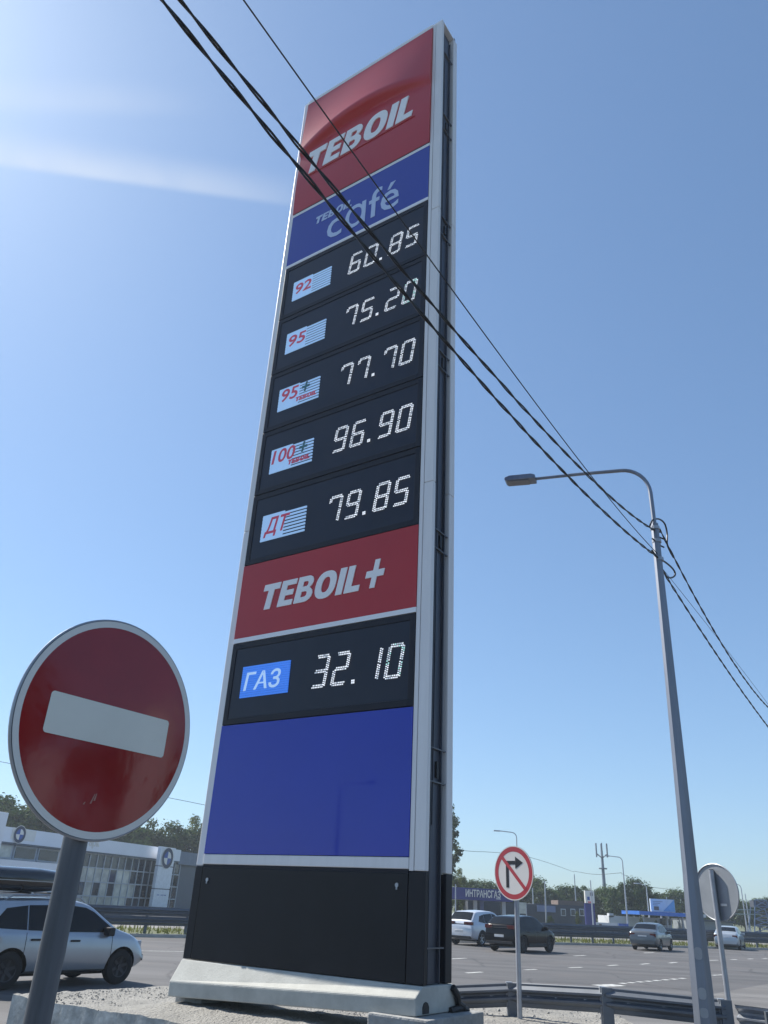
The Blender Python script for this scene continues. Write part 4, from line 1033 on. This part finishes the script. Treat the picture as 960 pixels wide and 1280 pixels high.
sedan = dict(rear=-2.15, front=2.15, hw=.86, belt=.95, wr=.31, axles=(-1.22, 1.35), paint=M_GREY, clear=.22, tumble=.36,
    top=[(-2.15, .62), (-2.12, .92), (-2.02, 1.03), (-1.65, 1.09), (-1.5, 1.12), (-.95, 1.42), (-.6, 1.475), (-.1, 1.49), (.3, 1.44), (.95, 1.05), (1.1, .98), (1.7, .87), (2.0, .74), (2.15, .5)],
    windows=[[(-1.2, 1.04), (-.95, 1.26), (-.72, 1.34), (-.72, .99)], [(-.69, .99), (-.69, 1.35), (.0, 1.38), (.0, .98)], [(.04, .98), (.04, 1.38), (.28, 1.34), (.85, 1.03), (.86, .98)]],
    windscreen=(.36, .94), rear_glass=(-1.44, -1.0), seams=(-.72, .02, .9), handles=(-.5, .2), mirror=.8, tail=(.74, .92, .45, .80), tailx=-2.1, plate=.70, platex=-2.13, handle_mat=M_GREY, mirror_mat=M_GREY, rim=M_RIM)
def place_rear(px_left, px_right, p, heading):
    # rear wheels contact between two pixels on the asphalt: centre of the rear axle
    g = (gz(*px_left)+gz(*px_right))/2; d = Vector((math.cos(heading), math.sin(heading), 0)); q = g-d*p['axles'][0]; q.z = 0; return q
make_car('white_crossover', 'white crossover seen from behind, beside the totem foot', place_rear((570, 1180), (601, 1183), suv, rad(50)), rad(50), suv)
make_car('black_crossover', 'black crossover passing behind the no right turn sign post', place_rear((618, 1187.5), (654, 1191.5), cross, rad(49)), rad(49), cross)
make_car('grey_sedan', 'dark grey sedan left of the street lamp post', place_rear((795.5, 1186.5), (824, 1189.5), sedan, rad(57)), rad(57), sedan)
sed2 = dict(sedan, paint=M_LIGHTSILVER, handle_mat=M_LIGHTSILVER, mirror_mat=M_LIGHTSILVER)
make_car('silver_sedan', 'pale silver sedan right of the street lamp post', place_rear((901, 1185.8), (921.5, 1187.6), sed2, rad(60)), rad(60), sed2)

# ================================================================== DEALERSHIP (left)
DA = at(0, 1100, 62); DB = at(245, 1100, 86); DA.z = 0; DB.z = 0
du = (DB-DA).normalized(); dn = Vector((du.y, -du.x, 0))
if dn.dot(CAM-DA) < 0: dn = -dn
DL = (DB-DA).length
def fu(x, y, off=0.):
    P = onp(x, y, DA+dn*off, dn); return ((P-DA).dot(du), P.z)
dr = empty('car_dealership', DA, math.atan2(du.y, du.x), 'white two-storey car dealership with glazed front and logo fascia behind the guardrail', 'building')
# local: x along facade, y into building is -dn
ysg = 1 if Vector((-du.y, du.x, 0)).dot(dn) < 0 else -1   # +y local = away from viewer when 1
def db(name, x0, x1, z0, z1, y0, y1, m, parent=dr, bevel=0):
    a, b = sorted((ysg*y0, ysg*y1)); return MB().box((x0, a, z0), (x1, b, z1)).build(name, m, parent, bevel=bevel)
uR = fu(222, 1075)[0]; uE = fu(246, 1078)[0]; ztop = fu(190, 1058)[1]; zfas = fu(190, 1073)[1]
zt0 = fu(10, 1044)[1]
db('wall', -26, uR, 0, ztop-.02, .35, 14, M_FARWHITE)
db('fascia', -26, uR, zfas, ztop, -.25, .34, M_WHITEWALL)
db('dark_end_wing', uR+.02, uE+6, 0, ztop-.15, .2, 14, M_GREYWALL)
db('wing_fascia', uR+.02, uE+6, zfas-.25, ztop-.1, -.1, .19, mat('blue_grey_cladding', (.16, .19, .25), .5))
# grey soffit line
db('soffit', -26, uR, zfas-.12, zfas-.003, -.2, .3, M_GREYWALL)
uW0, uW1 = fu(100, 1090)[0], fu(225, 1090)[0]
z1_ = zfas-.13
NC = 15; NR = 4
for i in range(NC):
    for j in range(NR):
        x0 = uW0+(uW1-uW0)*i/NC; x1 = uW0+(uW1-uW0)*(i+1)/NC; za = .15+(z1_-.15)*j/NR; zb_ = .15+(z1_-.15)*(j+1)/NR
        u_ = i/NC; pst = (j in (0, 1, 2) and u_ < .52 and not (j == 2 and u_ > .40)) 
        mm = M_POSTER if (pst and random.random() < .78) else M_SHOPGLASS
        wn = db('window_pane', x0+.05, x1-.05, za+.05, zb_-.05, .10, .16, mm)
        if i % 4 == 1 and j == 2: pass
for i in range(NC+1):
    x = uW0+(uW1-uW0)*i/NC; db('mullion', x-.045, x+.045, .15, z1_, .02, .14, M_FRAME)
for j in range(NR+1):
    z = .15+(z1_-.15)*j/NR; db('transom', uW0, uW1, z-.045, z+.045, .03, .13, M_FRAME)
# left upper window row and white lower wall
ul0, ul1 = -24, fu(76, 1080)[0]; zA = fu(40, 1076)[1]; zB_ = z1_-.02
nw = 12
for i in range(nw):
    x0 = ul0+(ul1-ul0)*i/nw; x1 = ul0+(ul1-ul0)*(i+.9)/nw
    w_ = db('window', x0, x1, zA, zB_, .2, .36, M_FRAME); db('pane', x0+.1, x1-.1, zA+.1, zB_-.1, .16, .199, M_SHOPGLASS if i % 3 else M_POSTER, w_)
db('canopy', -26, fu(66, 1085)[0], fu(40, 1093)[1], fu(40, 1078.5)[1], -2.2, .34, M_WHITEWALL)
# fascia signs
def dsign(px0, px1, py0, py1, name, m, off=-.27, th=.03):
    a = fu(px0, py0); b = fu(px1, py1); return db(name, a[0], b[0], min(a[1], b[1]), max(a[1], b[1]), off-th, off, m), a, b
def roundel(cx, cz, r_, y, parent):
    mb = MB(); Y = ysg*y; sgn = -ysg
    def ring(r0, r1, yy, m, nm, a0=0, a1=360, nseg=32):
        g = MB(); V = []; n_ = max(4, int(nseg*(a1-a0)/360))
        for rr in (r0, r1):
            for k in range(n_+1):
                a = rad(a0+(a1-a0)*k/n_); V.append((cx+rr*math.cos(a), yy, cz+rr*math.sin(a)))
        g.add(V, [(k, k+1, n_+2+k, n_+1+k) for k in range(n_)]); g.build(nm, m, parent)
    ring(0.001, r_, Y, mat('logo_black', (.03, .045, .09), .4), 'logo_disc')
    for q in range(4): ring(.001, r_*.60, Y+sgn*.02, M_LOGOBLUE if q % 2 else M_SIGNWHITE, 'logo_quadrant', q*90, q*90+90)
    ring(r_*.94, r_, Y+sgn*.02, M_SIGNWHITE, 'logo_rim')
sg_, a, b = dsign(13, 27, 1034, 1050, 'logo_panel', M_SIGNWHITE)
cx, cz = fu(20.5, 1043); roundel(cx, cz, .62, -.31, dr)
sg_, a, b = dsign(28, 39, 1037, 1052, 'sign_panel', M_SIGNWHITE)
def dtext(t, px0, px1, py_top, py_bot, m, parent=dr, y=-.28):
    a = fu(px0, py_bot); b = fu(px1, py_top); geo, fs = text_geo(t, b[0]-a[0], abs(b[1]-a[1]), .03, 0, .01)
    g = MB(); g.add([(a[0]+v.x, ysg*(y)-ysg*v.z, a[1]+v.y) for v in geo], fs); g.build('lettering', m, parent)
dtext('арк', 107, 122, 1050, 1060, M_SIGNWHITE)
# logo pylon in front of the glazing
pu0 = fu(175.5, 1130)[0]; pu1 = fu(196, 1130)[0]; pz = fu(190, 1057.5)[1]
py_ = empty('logo_pylon', DA+du*((pu0+pu1)/2)+dn*1.2, math.atan2(du.y, du.x), 'white brand pylon with round logo standing before the dealership glazing', 'pylon sign')
hw_ = (pu1-pu0)/2*.95
for (z0, z1) in ((0, pz*.36), (pz*.37, pz*.70), (pz*.71, pz)):
    a, b = sorted((0, ysg*.35)); MB().box((-hw_, a, z0), (hw_, b, z1-.02)).build('panel', mat('pylon_white', (.72, .75, .80), .4), py_, bevel=.02)
a, b = sorted((ysg*.05, ysg*.30)); MB().box((-hw_+.02, a, .1), (hw_-.02, b, pz-.05)).build('core', M_GREYWALL, py_)
roundel(0, pz*.83, hw_*.78, -.02, py_)
geo, fs = text_geo('—  — —', hw_*1.2, .05, .01); g = MB(); g.add([(-hw_*.6+v.x, -ysg*.012-ysg*v.z, pz*.27+v.y) for v in geo], fs); g.build('small_print', M_LOGOBLUE, py_)
# flagpole at the left edge of roof
fp = DA+du*fu(3, 1020)[0]+dn*3; 
o = MB().box((-.5, -.15, 0), (.5, .15, fu(3, 1019)[1])).build('banner_pylon', M_WHITEWALL, bevel=.03); o.location = at(-19, 1100, 58).xy.to_3d(); o.rotation_euler = (0, 0, math.atan2(du.y, du.x))
tag(o, 'narrow white pylon at the far left edge before dealership', 'pylon sign')

# ================================================================== TREES
def crown_mesh(seed, w_, h_, nc, nl, ls):
    rnd = random.Random(seed); V = []; Fc = []; cl = []
    while len(cl) < nc:
        x, y, z = rnd.uniform(-1, 1), rnd.uniform(-1, 1), rnd.uniform(-1, 1)
        r_ = math.sqrt(x*x+y*y+z*z)
        if r_ > 1 or r_ < .35: continue
        taper = 1-.35*max(0, z)
        cl.append((Vector((x*w_*taper, y*w_*taper, z*h_)), rnd.uniform(.20, .40)*w_))
    for c_, r_ in cl:
        for k in range(nl):
            d = Vector((rnd.gauss(0, 1), rnd.gauss(0, 1), rnd.gauss(0, .8)));
            if d.length < .01: continue
            d.normalize(); p = c_+d*r_*(rnd.random()**.4)*rnd.choice([1, 1, 1, 1.25])
            nrm = (d+Vector((rnd.uniform(-.8, .8), rnd.uniform(-.8, .8), rnd.uniform(-.2, 1)))).normalized(); u = nrm.orthogonal().normalized(); v = nrm.cross(u); s_ = ls*rnd.uniform(.6, 1.4); a = rnd.random()*6.28
            u, v = u*math.cos(a)+v*math.sin(a), v*math.cos(a)-u*math.sin(a)
            i = len(V); V += [p-u*s_, p+v*s_*.55, p+u*s_, p-v*s_*.55]; Fc.append((i, i+1, i+2, i+3))
    me = bpy.data.meshes.new('crown'); me.from_pydata([tuple(v) for v in V], [], Fc); me.update(); return me, cl
def trunk_mesh(seed, H, zc, cl, r0):
    rnd = random.Random(seed); mb = MB(); mb.tube([(0, 0, -.1), (.1, 0, H*.25), (-.1, .1, H*.5), (0, 0, H*.85)], [r0, r0*.8, r0*.6, r0*.15], 8)
    for c_, r_ in cl[::3]:
        z0 = H*rnd.uniform(.25, .6); e = c_+Vector((0, 0, zc)); mb.tube([(0, 0, z0), (e*.5+Vector((0, 0, z0*.5)))+Vector((rnd.uniform(-.3, .3), rnd.uniform(-.3, .3), 0)), e], [r0*.4, r0*.25, r0*.08], 5)
    me = bpy.data.meshes.new('trunk'); me.from_pydata([tuple(v) for v in mb.v], [], mb.f); me.update(); me.materials.append(M_BARK); return me
VAR = []
for i, (w_, h_, nc, ls) in enumerate([(3.4, 4.2, 42, .20), (2.6, 4.6, 36, .18), (3.9, 3.7, 46, .21), (2.1, 5.2, 34, .18), (3.0, 3.6, 36, .19)]):
    cm, cl = crown_mesh(100+i, w_, h_, nc, 120, ls); zc = h_+1.6; H = zc+h_*.9
    VAR.append((cm, trunk_mesh(i, H, zc, cl, .24), zc, zc+h_*1.12, w_))
    for m_ in (M_LEAF if i % 2 == 0 else M_LEAF2,): cm.materials.append(m_)
def tree(xp, ytop, Y, var, label, wide=1., group='trees beyond the road'):
    cm, tm, zc, Ht, w_ = VAR[var]; P = at(xp, ytop, Y); H = P.z; s_ = H/Ht
    r = empty('tree', (P.x, P.y, -.05), random.uniform(0, 6.28), label, 'tree', group); r.scale = (s_*wide, s_*wide, s_)
    c_ = link('crown', cm, r); c_.location = (0, 0, zc); link('trunk', tm, r); return r
NUM = 'first second third fourth fifth sixth seventh eighth ninth tenth eleventh twelfth thirteenth fourteenth fifteenth sixteenth seventeenth eighteenth nineteenth twentieth twenty-first twenty-second twenty-third twenty-fourth twenty-fifth twenty-sixth twenty-seventh'.split()
def ORD(L, x): return NUM[sorted(L).index(x)]
LT = 'leafy tree, %s from the left in the dark row above the dealership roof'
LTL = [(-45, 985, 100, 0, 1.2), (-14, 990, 96, 2, 1.1), (14, 986, 100, 0, 1.1), (36, 996, 104, 4, 1.2), (62, 1004, 100, 2, 1.2), (92, 1006, 104, 0, 1.2), (122, 1010, 108, 4, 1.2), (150, 1018, 110, 2, 1.2), (178, 1024, 112, 0, 1.1), (203, 1014, 112, 1, 1.0), (222, 1024, 116, 4, 1.1), (243, 1009, 118, 1, .9), (262, 1030, 122, 2, 1.2), (-80, 980, 95, 2, 1.2), (-20, 1010, 120, 4, 1.3), (100, 1020, 125, 2, 1.4)]
_LTX = [t[0] for t in LTL]
for x, y, Y, v, wd in LTL:
    tree(x, y, Y, v, LT % ORD(_LTX, x), wd)
for k, x in enumerate(range(286, 556, 30)):
    tree(x, 1040+k*5, 118+(k % 3)*5, (k*2+1) % 5, 'leafy tree, %s of the row that the totem hides from the viewer' % NUM[k], 1.3)
tree(556, 985, 96, 3, 'tall narrow tree peeking out right of the totem upright', .78)
tree(572, 1078, 100, 1, 'lower tree beside the navy canopy, right of the totem', .8)
RT = 'leafy tree, %s from the left in the belt beyond the far filling stations'
RTL = [(590, 1095, 120, 0, 1.3), (608, 1100, 125, 2, 1.4), (628, 1098, 125, 4, 1.3), (650, 1100, 128, 0, 1.3), (668, 1096, 130, 2, 1.2), (676, 1098, 125, 1, 1.0), (692, 1107, 130, 4, 1.3), (708, 1106, 132, 2, 1.4), (726, 1103, 130, 0, 1.2), (742, 1108, 135, 4, 1.3), (757, 1107, 130, 2, 1.2),
                        (776, 1098, 118, 0, 1.0), (793, 1097, 118, 2, 1.0), (806, 1106, 122, 4, 1.1), (826, 1112, 140, 0, 1.4), (846, 1111, 140, 2, 1.4), (866, 1112, 140, 4, 1.4), (886, 1116, 145, 0, 1.3), (906, 1120, 145, 2, 1.4), (926, 1121, 145, 4, 1.3), (943, 1119, 145, 0, 1.3), (962, 1121, 150, 2, 1.3), (985, 1122, 150, 0, 1.4), (640, 1118, 150, 2, 1.8), (720, 1122, 155, 0, 1.8), (870, 1130, 165, 2, 1.8)]
_RTX = [t[0] for t in RTL]
for x, y, Y, v, wd in RTL:
    tree(x, y, Y, v, RT % ORD(_RTX, x), wd)
for x, y, Y, v, wd, lb in [(722, 1135, 98, 3, .9, 'small dark conical tree left of the far blue pylon'), (801, 1144, 100, 3, .8, 'small conical tree before the white filling station'), (820, 1147, 102, 3, .8, 'smaller conical tree right of another before white station'), (687, 1143, 98, 4, .9, 'small shrub-like tree beside the dark sheds')]:
    tree(x, y, Y, v, lb, wd, 'small trees by the far stations')
for k, (x, y, sc_) in enumerate([(34, -7, 1.0), (38, -1, 1.15), (33, 8, .9), (36, 13, 1.1), (44, 5, 1.2)]):  # unseen trees added so the no entry sign reflects darker low down
    r_ = tree(700, 1100, 60, k, 'tree added out of view at right, %s of the row mirrored in the no entry sign' % NUM[k]); r_.location = (x, y, -.05); r_.scale = (sc_, sc_, sc_)

h, n = frame_axes((.572, .82)); _c = at(137.5, 907.5, 2.62)  # white uprights added out of view, reflected as pale bands on the red face
for _px, _w, _h, _lb in (((180, 1000), .34, 5.2, 'slim white reflector added out of view at right, mirrored low in no entry sign'), ((50, 985), .30, 4.0, 'second white reflector added out of view at right, mirrored in no entry sign')):
    _P = onp(*_px, _c, n); _d = (_P-CAM).normalized(); _r = _d-n*(2*_d.dot(n)); _r.z = 0; _q = _P+_r.normalized()*14
    o = MB().box((-.12, -_w, 0), (.12, _w, _h)).build('white_reflector', M_FARWHITE, bevel=.02); o.location = (_q.x, _q.y, -.01); tag(o, _lb, 'pylon sign')

# ================================================================== FAR STATIONS, MAST, LAMPS
def farbox(name, px0, px1, py0, py1, Y, depth, m, parent=None, z0=None, bevel=0):
    a = at(px0, (py0+py1)/2, Y); b = at(px1, (py0+py1)/2, Y); mid = (px0+px1)/2
    zt_ = at(mid, py0, Y).z; zb_ = at(mid, py1, Y).z if z0 is None else z0
    return a.x, b.x, zb_, zt_
def fthing(name, px, Y, label, cat, group=None):
    p = at(px, 1130, Y); return empty(name, (p.x, Y, 0), 0, label, cat, group)
def fpart(root, name, px0, px1, py0, py1, Y, dy0, dy1, m, z0=None, parent=None, bevel=0):
    x0, x1, za, zb_ = farbox(name, px0, px1, py0, py1, Y, 0, m, z0=z0)
    o = MB().box((x0-root.location.x, Y+dy0-root.location.y, za), (x1-root.location.x, Y+dy1-root.location.y, zb_)).build(name, m, parent or root, bevel=bevel); return o
def ftext(root, t, px0, px1, py0, py1, Y, m, bold=0., parent=None):
    x0, x1, za, zb_ = farbox('', px0, px1, py0, py1, Y, 0, m); geo, fs = text_geo(t, x1-x0, zb_-za, .02, 0, bold)
    g = MB(); g.add([(x0-root.location.x+v.x, Y-.06-root.location.y-v.z, za+v.y) for v in geo], fs); return g.build('lettering', m, parent or root)
g = fthing('filling_station_canopy', 600, 84, 'navy filling station canopy with white lettering right of totem', 'canopy')
fa = fpart(g, 'fascia', 540, 641, 1110, 1125, 84, 0, 9, M_NAVY)
ftext(g, 'ИНТРАНСГАЗ', 582, 625.5, 1112.5, 1122, 84, M_SIGNWHITE, .018, fa); fpart(g, 'small_print', 620, 626, 1123.2, 1124.2, 84, -.05, -.002, M_FARWHITE, parent=fa)
for px, m_ in ((597.5, M_FARWHITE), (606, mat('column_blue', (.12, .15, .3), .6)), (634, M_FARWHITE)):
    fpart(g, 'column', px-2, px+2.5, 1125, 1150, 84, 2, 2.5, m_, z0=0)
k_ = fthing('station_kiosk', 640, 96, 'dark low station kiosk with pale window behind black crossover', 'building')
fpart(k_, 'wall', 585, 668, 1128, 1150, 96, 0, 5, M_FARDARK, z0=0); fpart(k_, 'window', 646, 658, 1128, 1142, 96, -.1, 0, M_POSTER); fpart(k_, 'door', 624, 633, 1132, 1150, 96, -.1, 0, M_SHOPGLASS, z0=0)
k_ = fthing('sheds', 690, 105, 'low dark sheds with bluish roof sign between far lamp posts', 'building')
fpart(k_, 'wall', 668, 735, 1131, 1160, 105, 0, 6, M_FARDARK, z0=0); fpart(k_, 'roof_sign', 671, 694, 1132, 1140, 105, -.2, 0, mat('blue_grey_sign', (.16, .20, .34), .5)); fpart(k_, 'upper_wall', 700, 732, 1126, 1132, 105, 1, 5, M_BRICK)
for px in (704, 716, 727): 
    wn = fpart(k_, 'window', px-3, px+3, 1136, 1145, 105, -.1, 0, M_FARWHITE); fpart(k_, 'pane', px-2.2, px+2.2, 1137, 1144, 105, -.16, -.1, M_SHOPGLASS, parent=wn)
p_ = fthing('price_pylon', 739, 95, 'white and blue station pylon with small red mark near the dark sheds', 'pylon sign')
fpart(p_, 'lower_panel', 732.2, 744.2, 1129.5, 1160, 95, 0, .4, M_NAVY, z0=0); up = fpart(p_, 'upper_panel', 731.5, 743, 1113.5, 1129, 95, -.02, .42, M_SIGNWHITE)
fpart(p_, 'mark', 734, 737, 1121, 1125, 95, -.06, -.021, M_LOGOBLUE, parent=up); fpart(p_, 'mark', 737.5, 740.5, 1115.5, 1120, 95, -.06, -.021, M_FARDARK, parent=up); fpart(p_, 'red_mark', 735, 740, 1127, 1128.4, 95, -.06, -.021, M_REDPIX, parent=up)
s_ = fthing('filling_station', 810, 104, 'white filling station with bright blue flat canopy', 'building')
fpart(s_, 'wall', 770.5, 851, 1147, 1162, 104, 3, 8, M_FARWHITE, z0=0); fpart(s_, 'canopy', 789.5, 856, 1140, 1144.5, 104, -3, 4, M_SKYBLUE)
fpart(s_, 'gable', 770.5, 776, 1142, 1147, 104, 3, 4, M_FARWHITE)
for px in (802, 831, 850): fpart(s_, 'column', px-.8, px+.8, 1144.5, 1162, 104, -1, -.7, M_FARPOLE, z0=0)
for px in (842, 847, 838): fpart(s_, 'window', px-2, px+2, 1149, 1157, 104, 2.9, 2.99, M_SHOPGLASS)
b_ = fthing('billboard', 828, 108, 'pale blue billboard above the bright blue station canopy', 'billboard')
bb = fpart(b_, 'panel', 813.5, 843.5, 1124, 1140, 108, 0, .3, M_BILL); fpart(b_, 'post', 827, 829, 1139, 1160, 108, .05, .25, M_FARPOLE, z0=0)
x0, x1, za, zb_ = farbox('', 828, 843.2, 1124.4, 1139.6, 108, 0, None)
gg = MB(); gg.add([(x0-b_.location.x, -.03, za), (x1-b_.location.x, -.03, za), (x1-b_.location.x, -.03, zb_)], [(0, 1, 2)]); gg.build('blue_corner', mat('billboard_blue', (.12, .35, .62), .5), bb)
for y_, x_ in ((1126.5, 828), (1128.6, 825), (1130.6, 822)): fpart(b_, 'print_line', 816, x_, y_, y_+.9, 108, -.04, -.002, mat('bill_grey', (.3, .33, .38), .6), parent=bb)
fpart(b_, 'print_block', 817.5, 823.5, 1133, 1137.6, 108, -.04, -.002, M_BRICK, parent=bb)
w_ = fthing('low_wall', 760, 100, 'low white wall with small blue sign left of white station', 'wall')
fpart(w_, 'wall', 744.5, 772, 1153.5, 1162, 100, 0, .4, M_FARWHITE, z0=0); fpart(w_, 'sign', 773, 785, 1154.5, 1159.5, 100, -.2, 0, M_LOGOBLUE); fpart(w_, 'dark_patch', 749, 752, 1155, 1159, 100, -.1, 0, M_BRICK)
# pale sheds further right
k_ = fthing('far_shed', 890, 118, 'pale far shed behind the round sign post', 'building')
fpart(k_, 'wall', 858, 917, 1152, 1166, 118, 0, 5, mat('grey_plaster', (.22, .25, .28), .8), z0=0); fpart(k_, 'roof', 857, 918, 1150, 1152, 118, -.4, 5.4, M_FARDARK); fpart(k_, 'panel', 880, 886, 1143, 1147, 118, 1, 1.2, M_SIGNWHITE)
# lattice tower at right edge
tx_ = at(949, 1130, 112); t_ = empty('lattice_gantry', (tx_.x, 112, 0), 0, 'bluish steel lattice structure at the right edge beyond the road', 'gantry')
H_ = at(950, 1125, 112).z
mb = MB(); wdt = .9
for sx in (-1, 1):
    for sy in (-1, 1): mb.tube([(sx*wdt*1.9, sy*wdt, 0), (sx*wdt*.8, sy*wdt*.6, H_)], .07, 6)
mb.build('legs_frame', mat('blue_steel', (.13, .19, .30), .5, .3), t_)
mb = MB(); n_ = 6
for k in range(n_):
    z0, z1 = H_*k/n_, H_*(k+1)/n_; f0, f1 = 1.9-1.1*k/n_, 1.9-1.1*(k+1)/n_
    mb.tube([(-wdt*f0, -wdt, z0), (wdt*f1, -wdt*.8, z1)], .05, 5); mb.tube([(wdt*f0, -wdt, z0), (-wdt*f1, -wdt*.8, z1)], .05, 5); mb.tube([(-wdt*f1, -wdt*.8, z1), (wdt*f1, -wdt*.8, z1)], .05, 5)
mb.build('bracing', MATS['blue_steel'], t_)
mb = MB(); mb.box((-1.0, -.6, H_*.8), (1.0, .6, H_*.98)); mb.build('cabinet', M_FARDARK, t_)
for py in (1137.5, 1143):
    P = at(905, py-.8, 112); mb = MB(); mb.tube([(P.x-tx_.x, 0, P.z), (0, 0, at(949, py, 112).z)], .06, 6); mb.build('pipe_beam', mat('pale_green_beam', (.22, .30, .28), .6), t_)
# cell mast
mp = at(757, 1130, 160); H_ = at(756, 1056, 160).z
m_ = empty('cell_mast', (mp.x, 160, 0), 0, 'slim grey telecom mast with antenna cluster on top', 'mast')
mb = MB(); mb.tube([(0, 0, -.1), (0, 0, H_*.5), (0, 0, H_-1)], [.42, .32, .2], 10); mb.build('pole', mat('mast_grey', (.16, .19, .24), .6, .2), m_)
for k in range(6):
    a = k*math.pi/3+.3; c_, s__ = math.cos(a)*1.15, math.sin(a)*1.15
    mb = MB(); mb.box((c_-.10, s__-.08, H_-2.2), (c_+.10, s__+.08, H_+.2)); mb.build('antenna', MATS['mast_grey'], m_)
    mb = MB(); mb.tube([(0, 0, H_-2.4), (c_, s__, H_-1.6)], .09, 5); mb.build('antenna_arm', MATS['mast_grey'], m_)
mb = MB(); mb.tube([(0, 0, H_-4.3), (0, 0, H_-4.1)], .8, 12); mb.build('platform', MATS['mast_grey'], m_)
# far lamp posts
def farlamp(px, ptop, Y, arm, label, r=.085):
    P = at(px, ptop, Y); s = empty('far_street_lamp', (P.x, P.y, -.05), 0, label, 'street lamp', 'far street lamps'); H = P.z+.05
    mb = MB(); mb.tube([(0, 0, 0), (0, 0, H*.5), (0, 0, H-.5)], [r*1.3, r, r*.7], 8); mb.build('pole', M_FARPOLE, s, smooth=True)
    if arm:
        sg = math.copysign(1, arm); aw = abs(arm); pts = [(0, 0, H-.55)]+[(sg*.5*(1-math.cos(rad(a))), 0, H-.5+.45*math.sin(rad(a))) for a in range(0, 91, 15)]+[(sg*aw, 0, H+.02)]
        mb = MB(); mb.tube(pts, .045, 6); mb.build('arm', M_FARPOLE, s, smooth=True)
        mb = MB(); x0, x1 = sorted((sg*aw, sg*(aw+.6))); mb.box((x0, -.12, H-.04), (x1, .12, H+.07)); mb.build('lamp_head', M_FARPOLE, s, bevel=.02)
    return s
farlamp(645.5, 1040, 80, -1.6, 'far street lamp rising just behind the no right turn sign', .07)
farlamp(777.5, 1071, 100, -1.5, 'far street lamp with curved arm right of the telecom mast')
farlamp(717.5, 1088, 118, 0, 'far bare pole with wires left of the blue pylon')
farlamp(737.5, 1094, 92, 0, 'slim pale pole before the blue station pylon', .07)
farlamp(680.5, 1096, 98, 0, 'tall pale pole between sheds and no right turn sign')
farlamp(665.5, 1104, 102, 0, 'thin pole just right of the no right turn sign')
farlamp(569.5, 1098, 82, 0, 'thin pole before the navy canopy at the totem edge', .06)
farlamp(807.5, 1105, 112, -1.0, 'far lamp post between conical trees and blue canopy')
farlamp(797.5, 1117, 122, 0, 'short thin pole left of the billboard')
farlamp(832.5, 1116, 118, 0, 'thin pole rising in front of the billboard')
farlamp(925.5, 1105, 112, -1.2, 'far lamp post right of the round sign back')
farlamp(930.5, 1112, 118, 0, 'slim leaning pole beside the far lamp at right')
farlamp(657.5, 1125, 92, 0, 'thin white station pole behind the black crossover', .06)
# far wire strung along the road behind everything
def wire(pix, label, r=.022):
    P = spline([at(x, y, Y) for x, y, Y in pix], 6); mb = MB(); mb.tube(P, r, 5)
    o = mb.build('far_wire', M_CABLE, off=P[0], smooth=True); o.location = P[0]; tag(o, label, 'wire', 'far overhead wires')
wire([(-20, 949, 66), (20, 956, 66), (130, 981, 70), (255, 1006, 74), (420, 1040, 78), (570, 1062, 84), (610, 1065, 88), (645.5, 1068, 92), (680.5, 1077, 98), (717.5, 1090, 118)], 'thin wire crossing low sky behind no entry sign and totem', .02)
wire([(717.5, 1089, 118), (745, 1093, 108), (777, 1091, 100)], 'thin far wire between bare pole and curved lamp', .025)
wire([(777, 1092, 100), (800, 1104, 108), (807.5, 1108, 112), (850, 1113, 118)], 'thin far wire right of the curved far lamp', .022)

# ================================================================== AIR
hz = MB().box((-140, -60, -1.1), (150, 185, 22.5)).build('haze', None if False else M_CABLE)
hm = bpy.data.materials.new('thin_air'); hm.use_nodes = True; hn = hm.node_tree
hn.nodes.remove(hn.nodes['Principled BSDF']); pv = hn.nodes.new('ShaderNodeVolumePrincipled')
pv.inputs['Color'].default_value = (.80, .90, 1, 1); pv.inputs['Density'].default_value = .0007; pv.inputs['Anisotropy'].default_value = .3
hn.links.new(pv.outputs[0], hn.nodes['Material Output'].inputs['Volume']); hz.data.materials[0] = hm; tag(hz, kind='stuff')
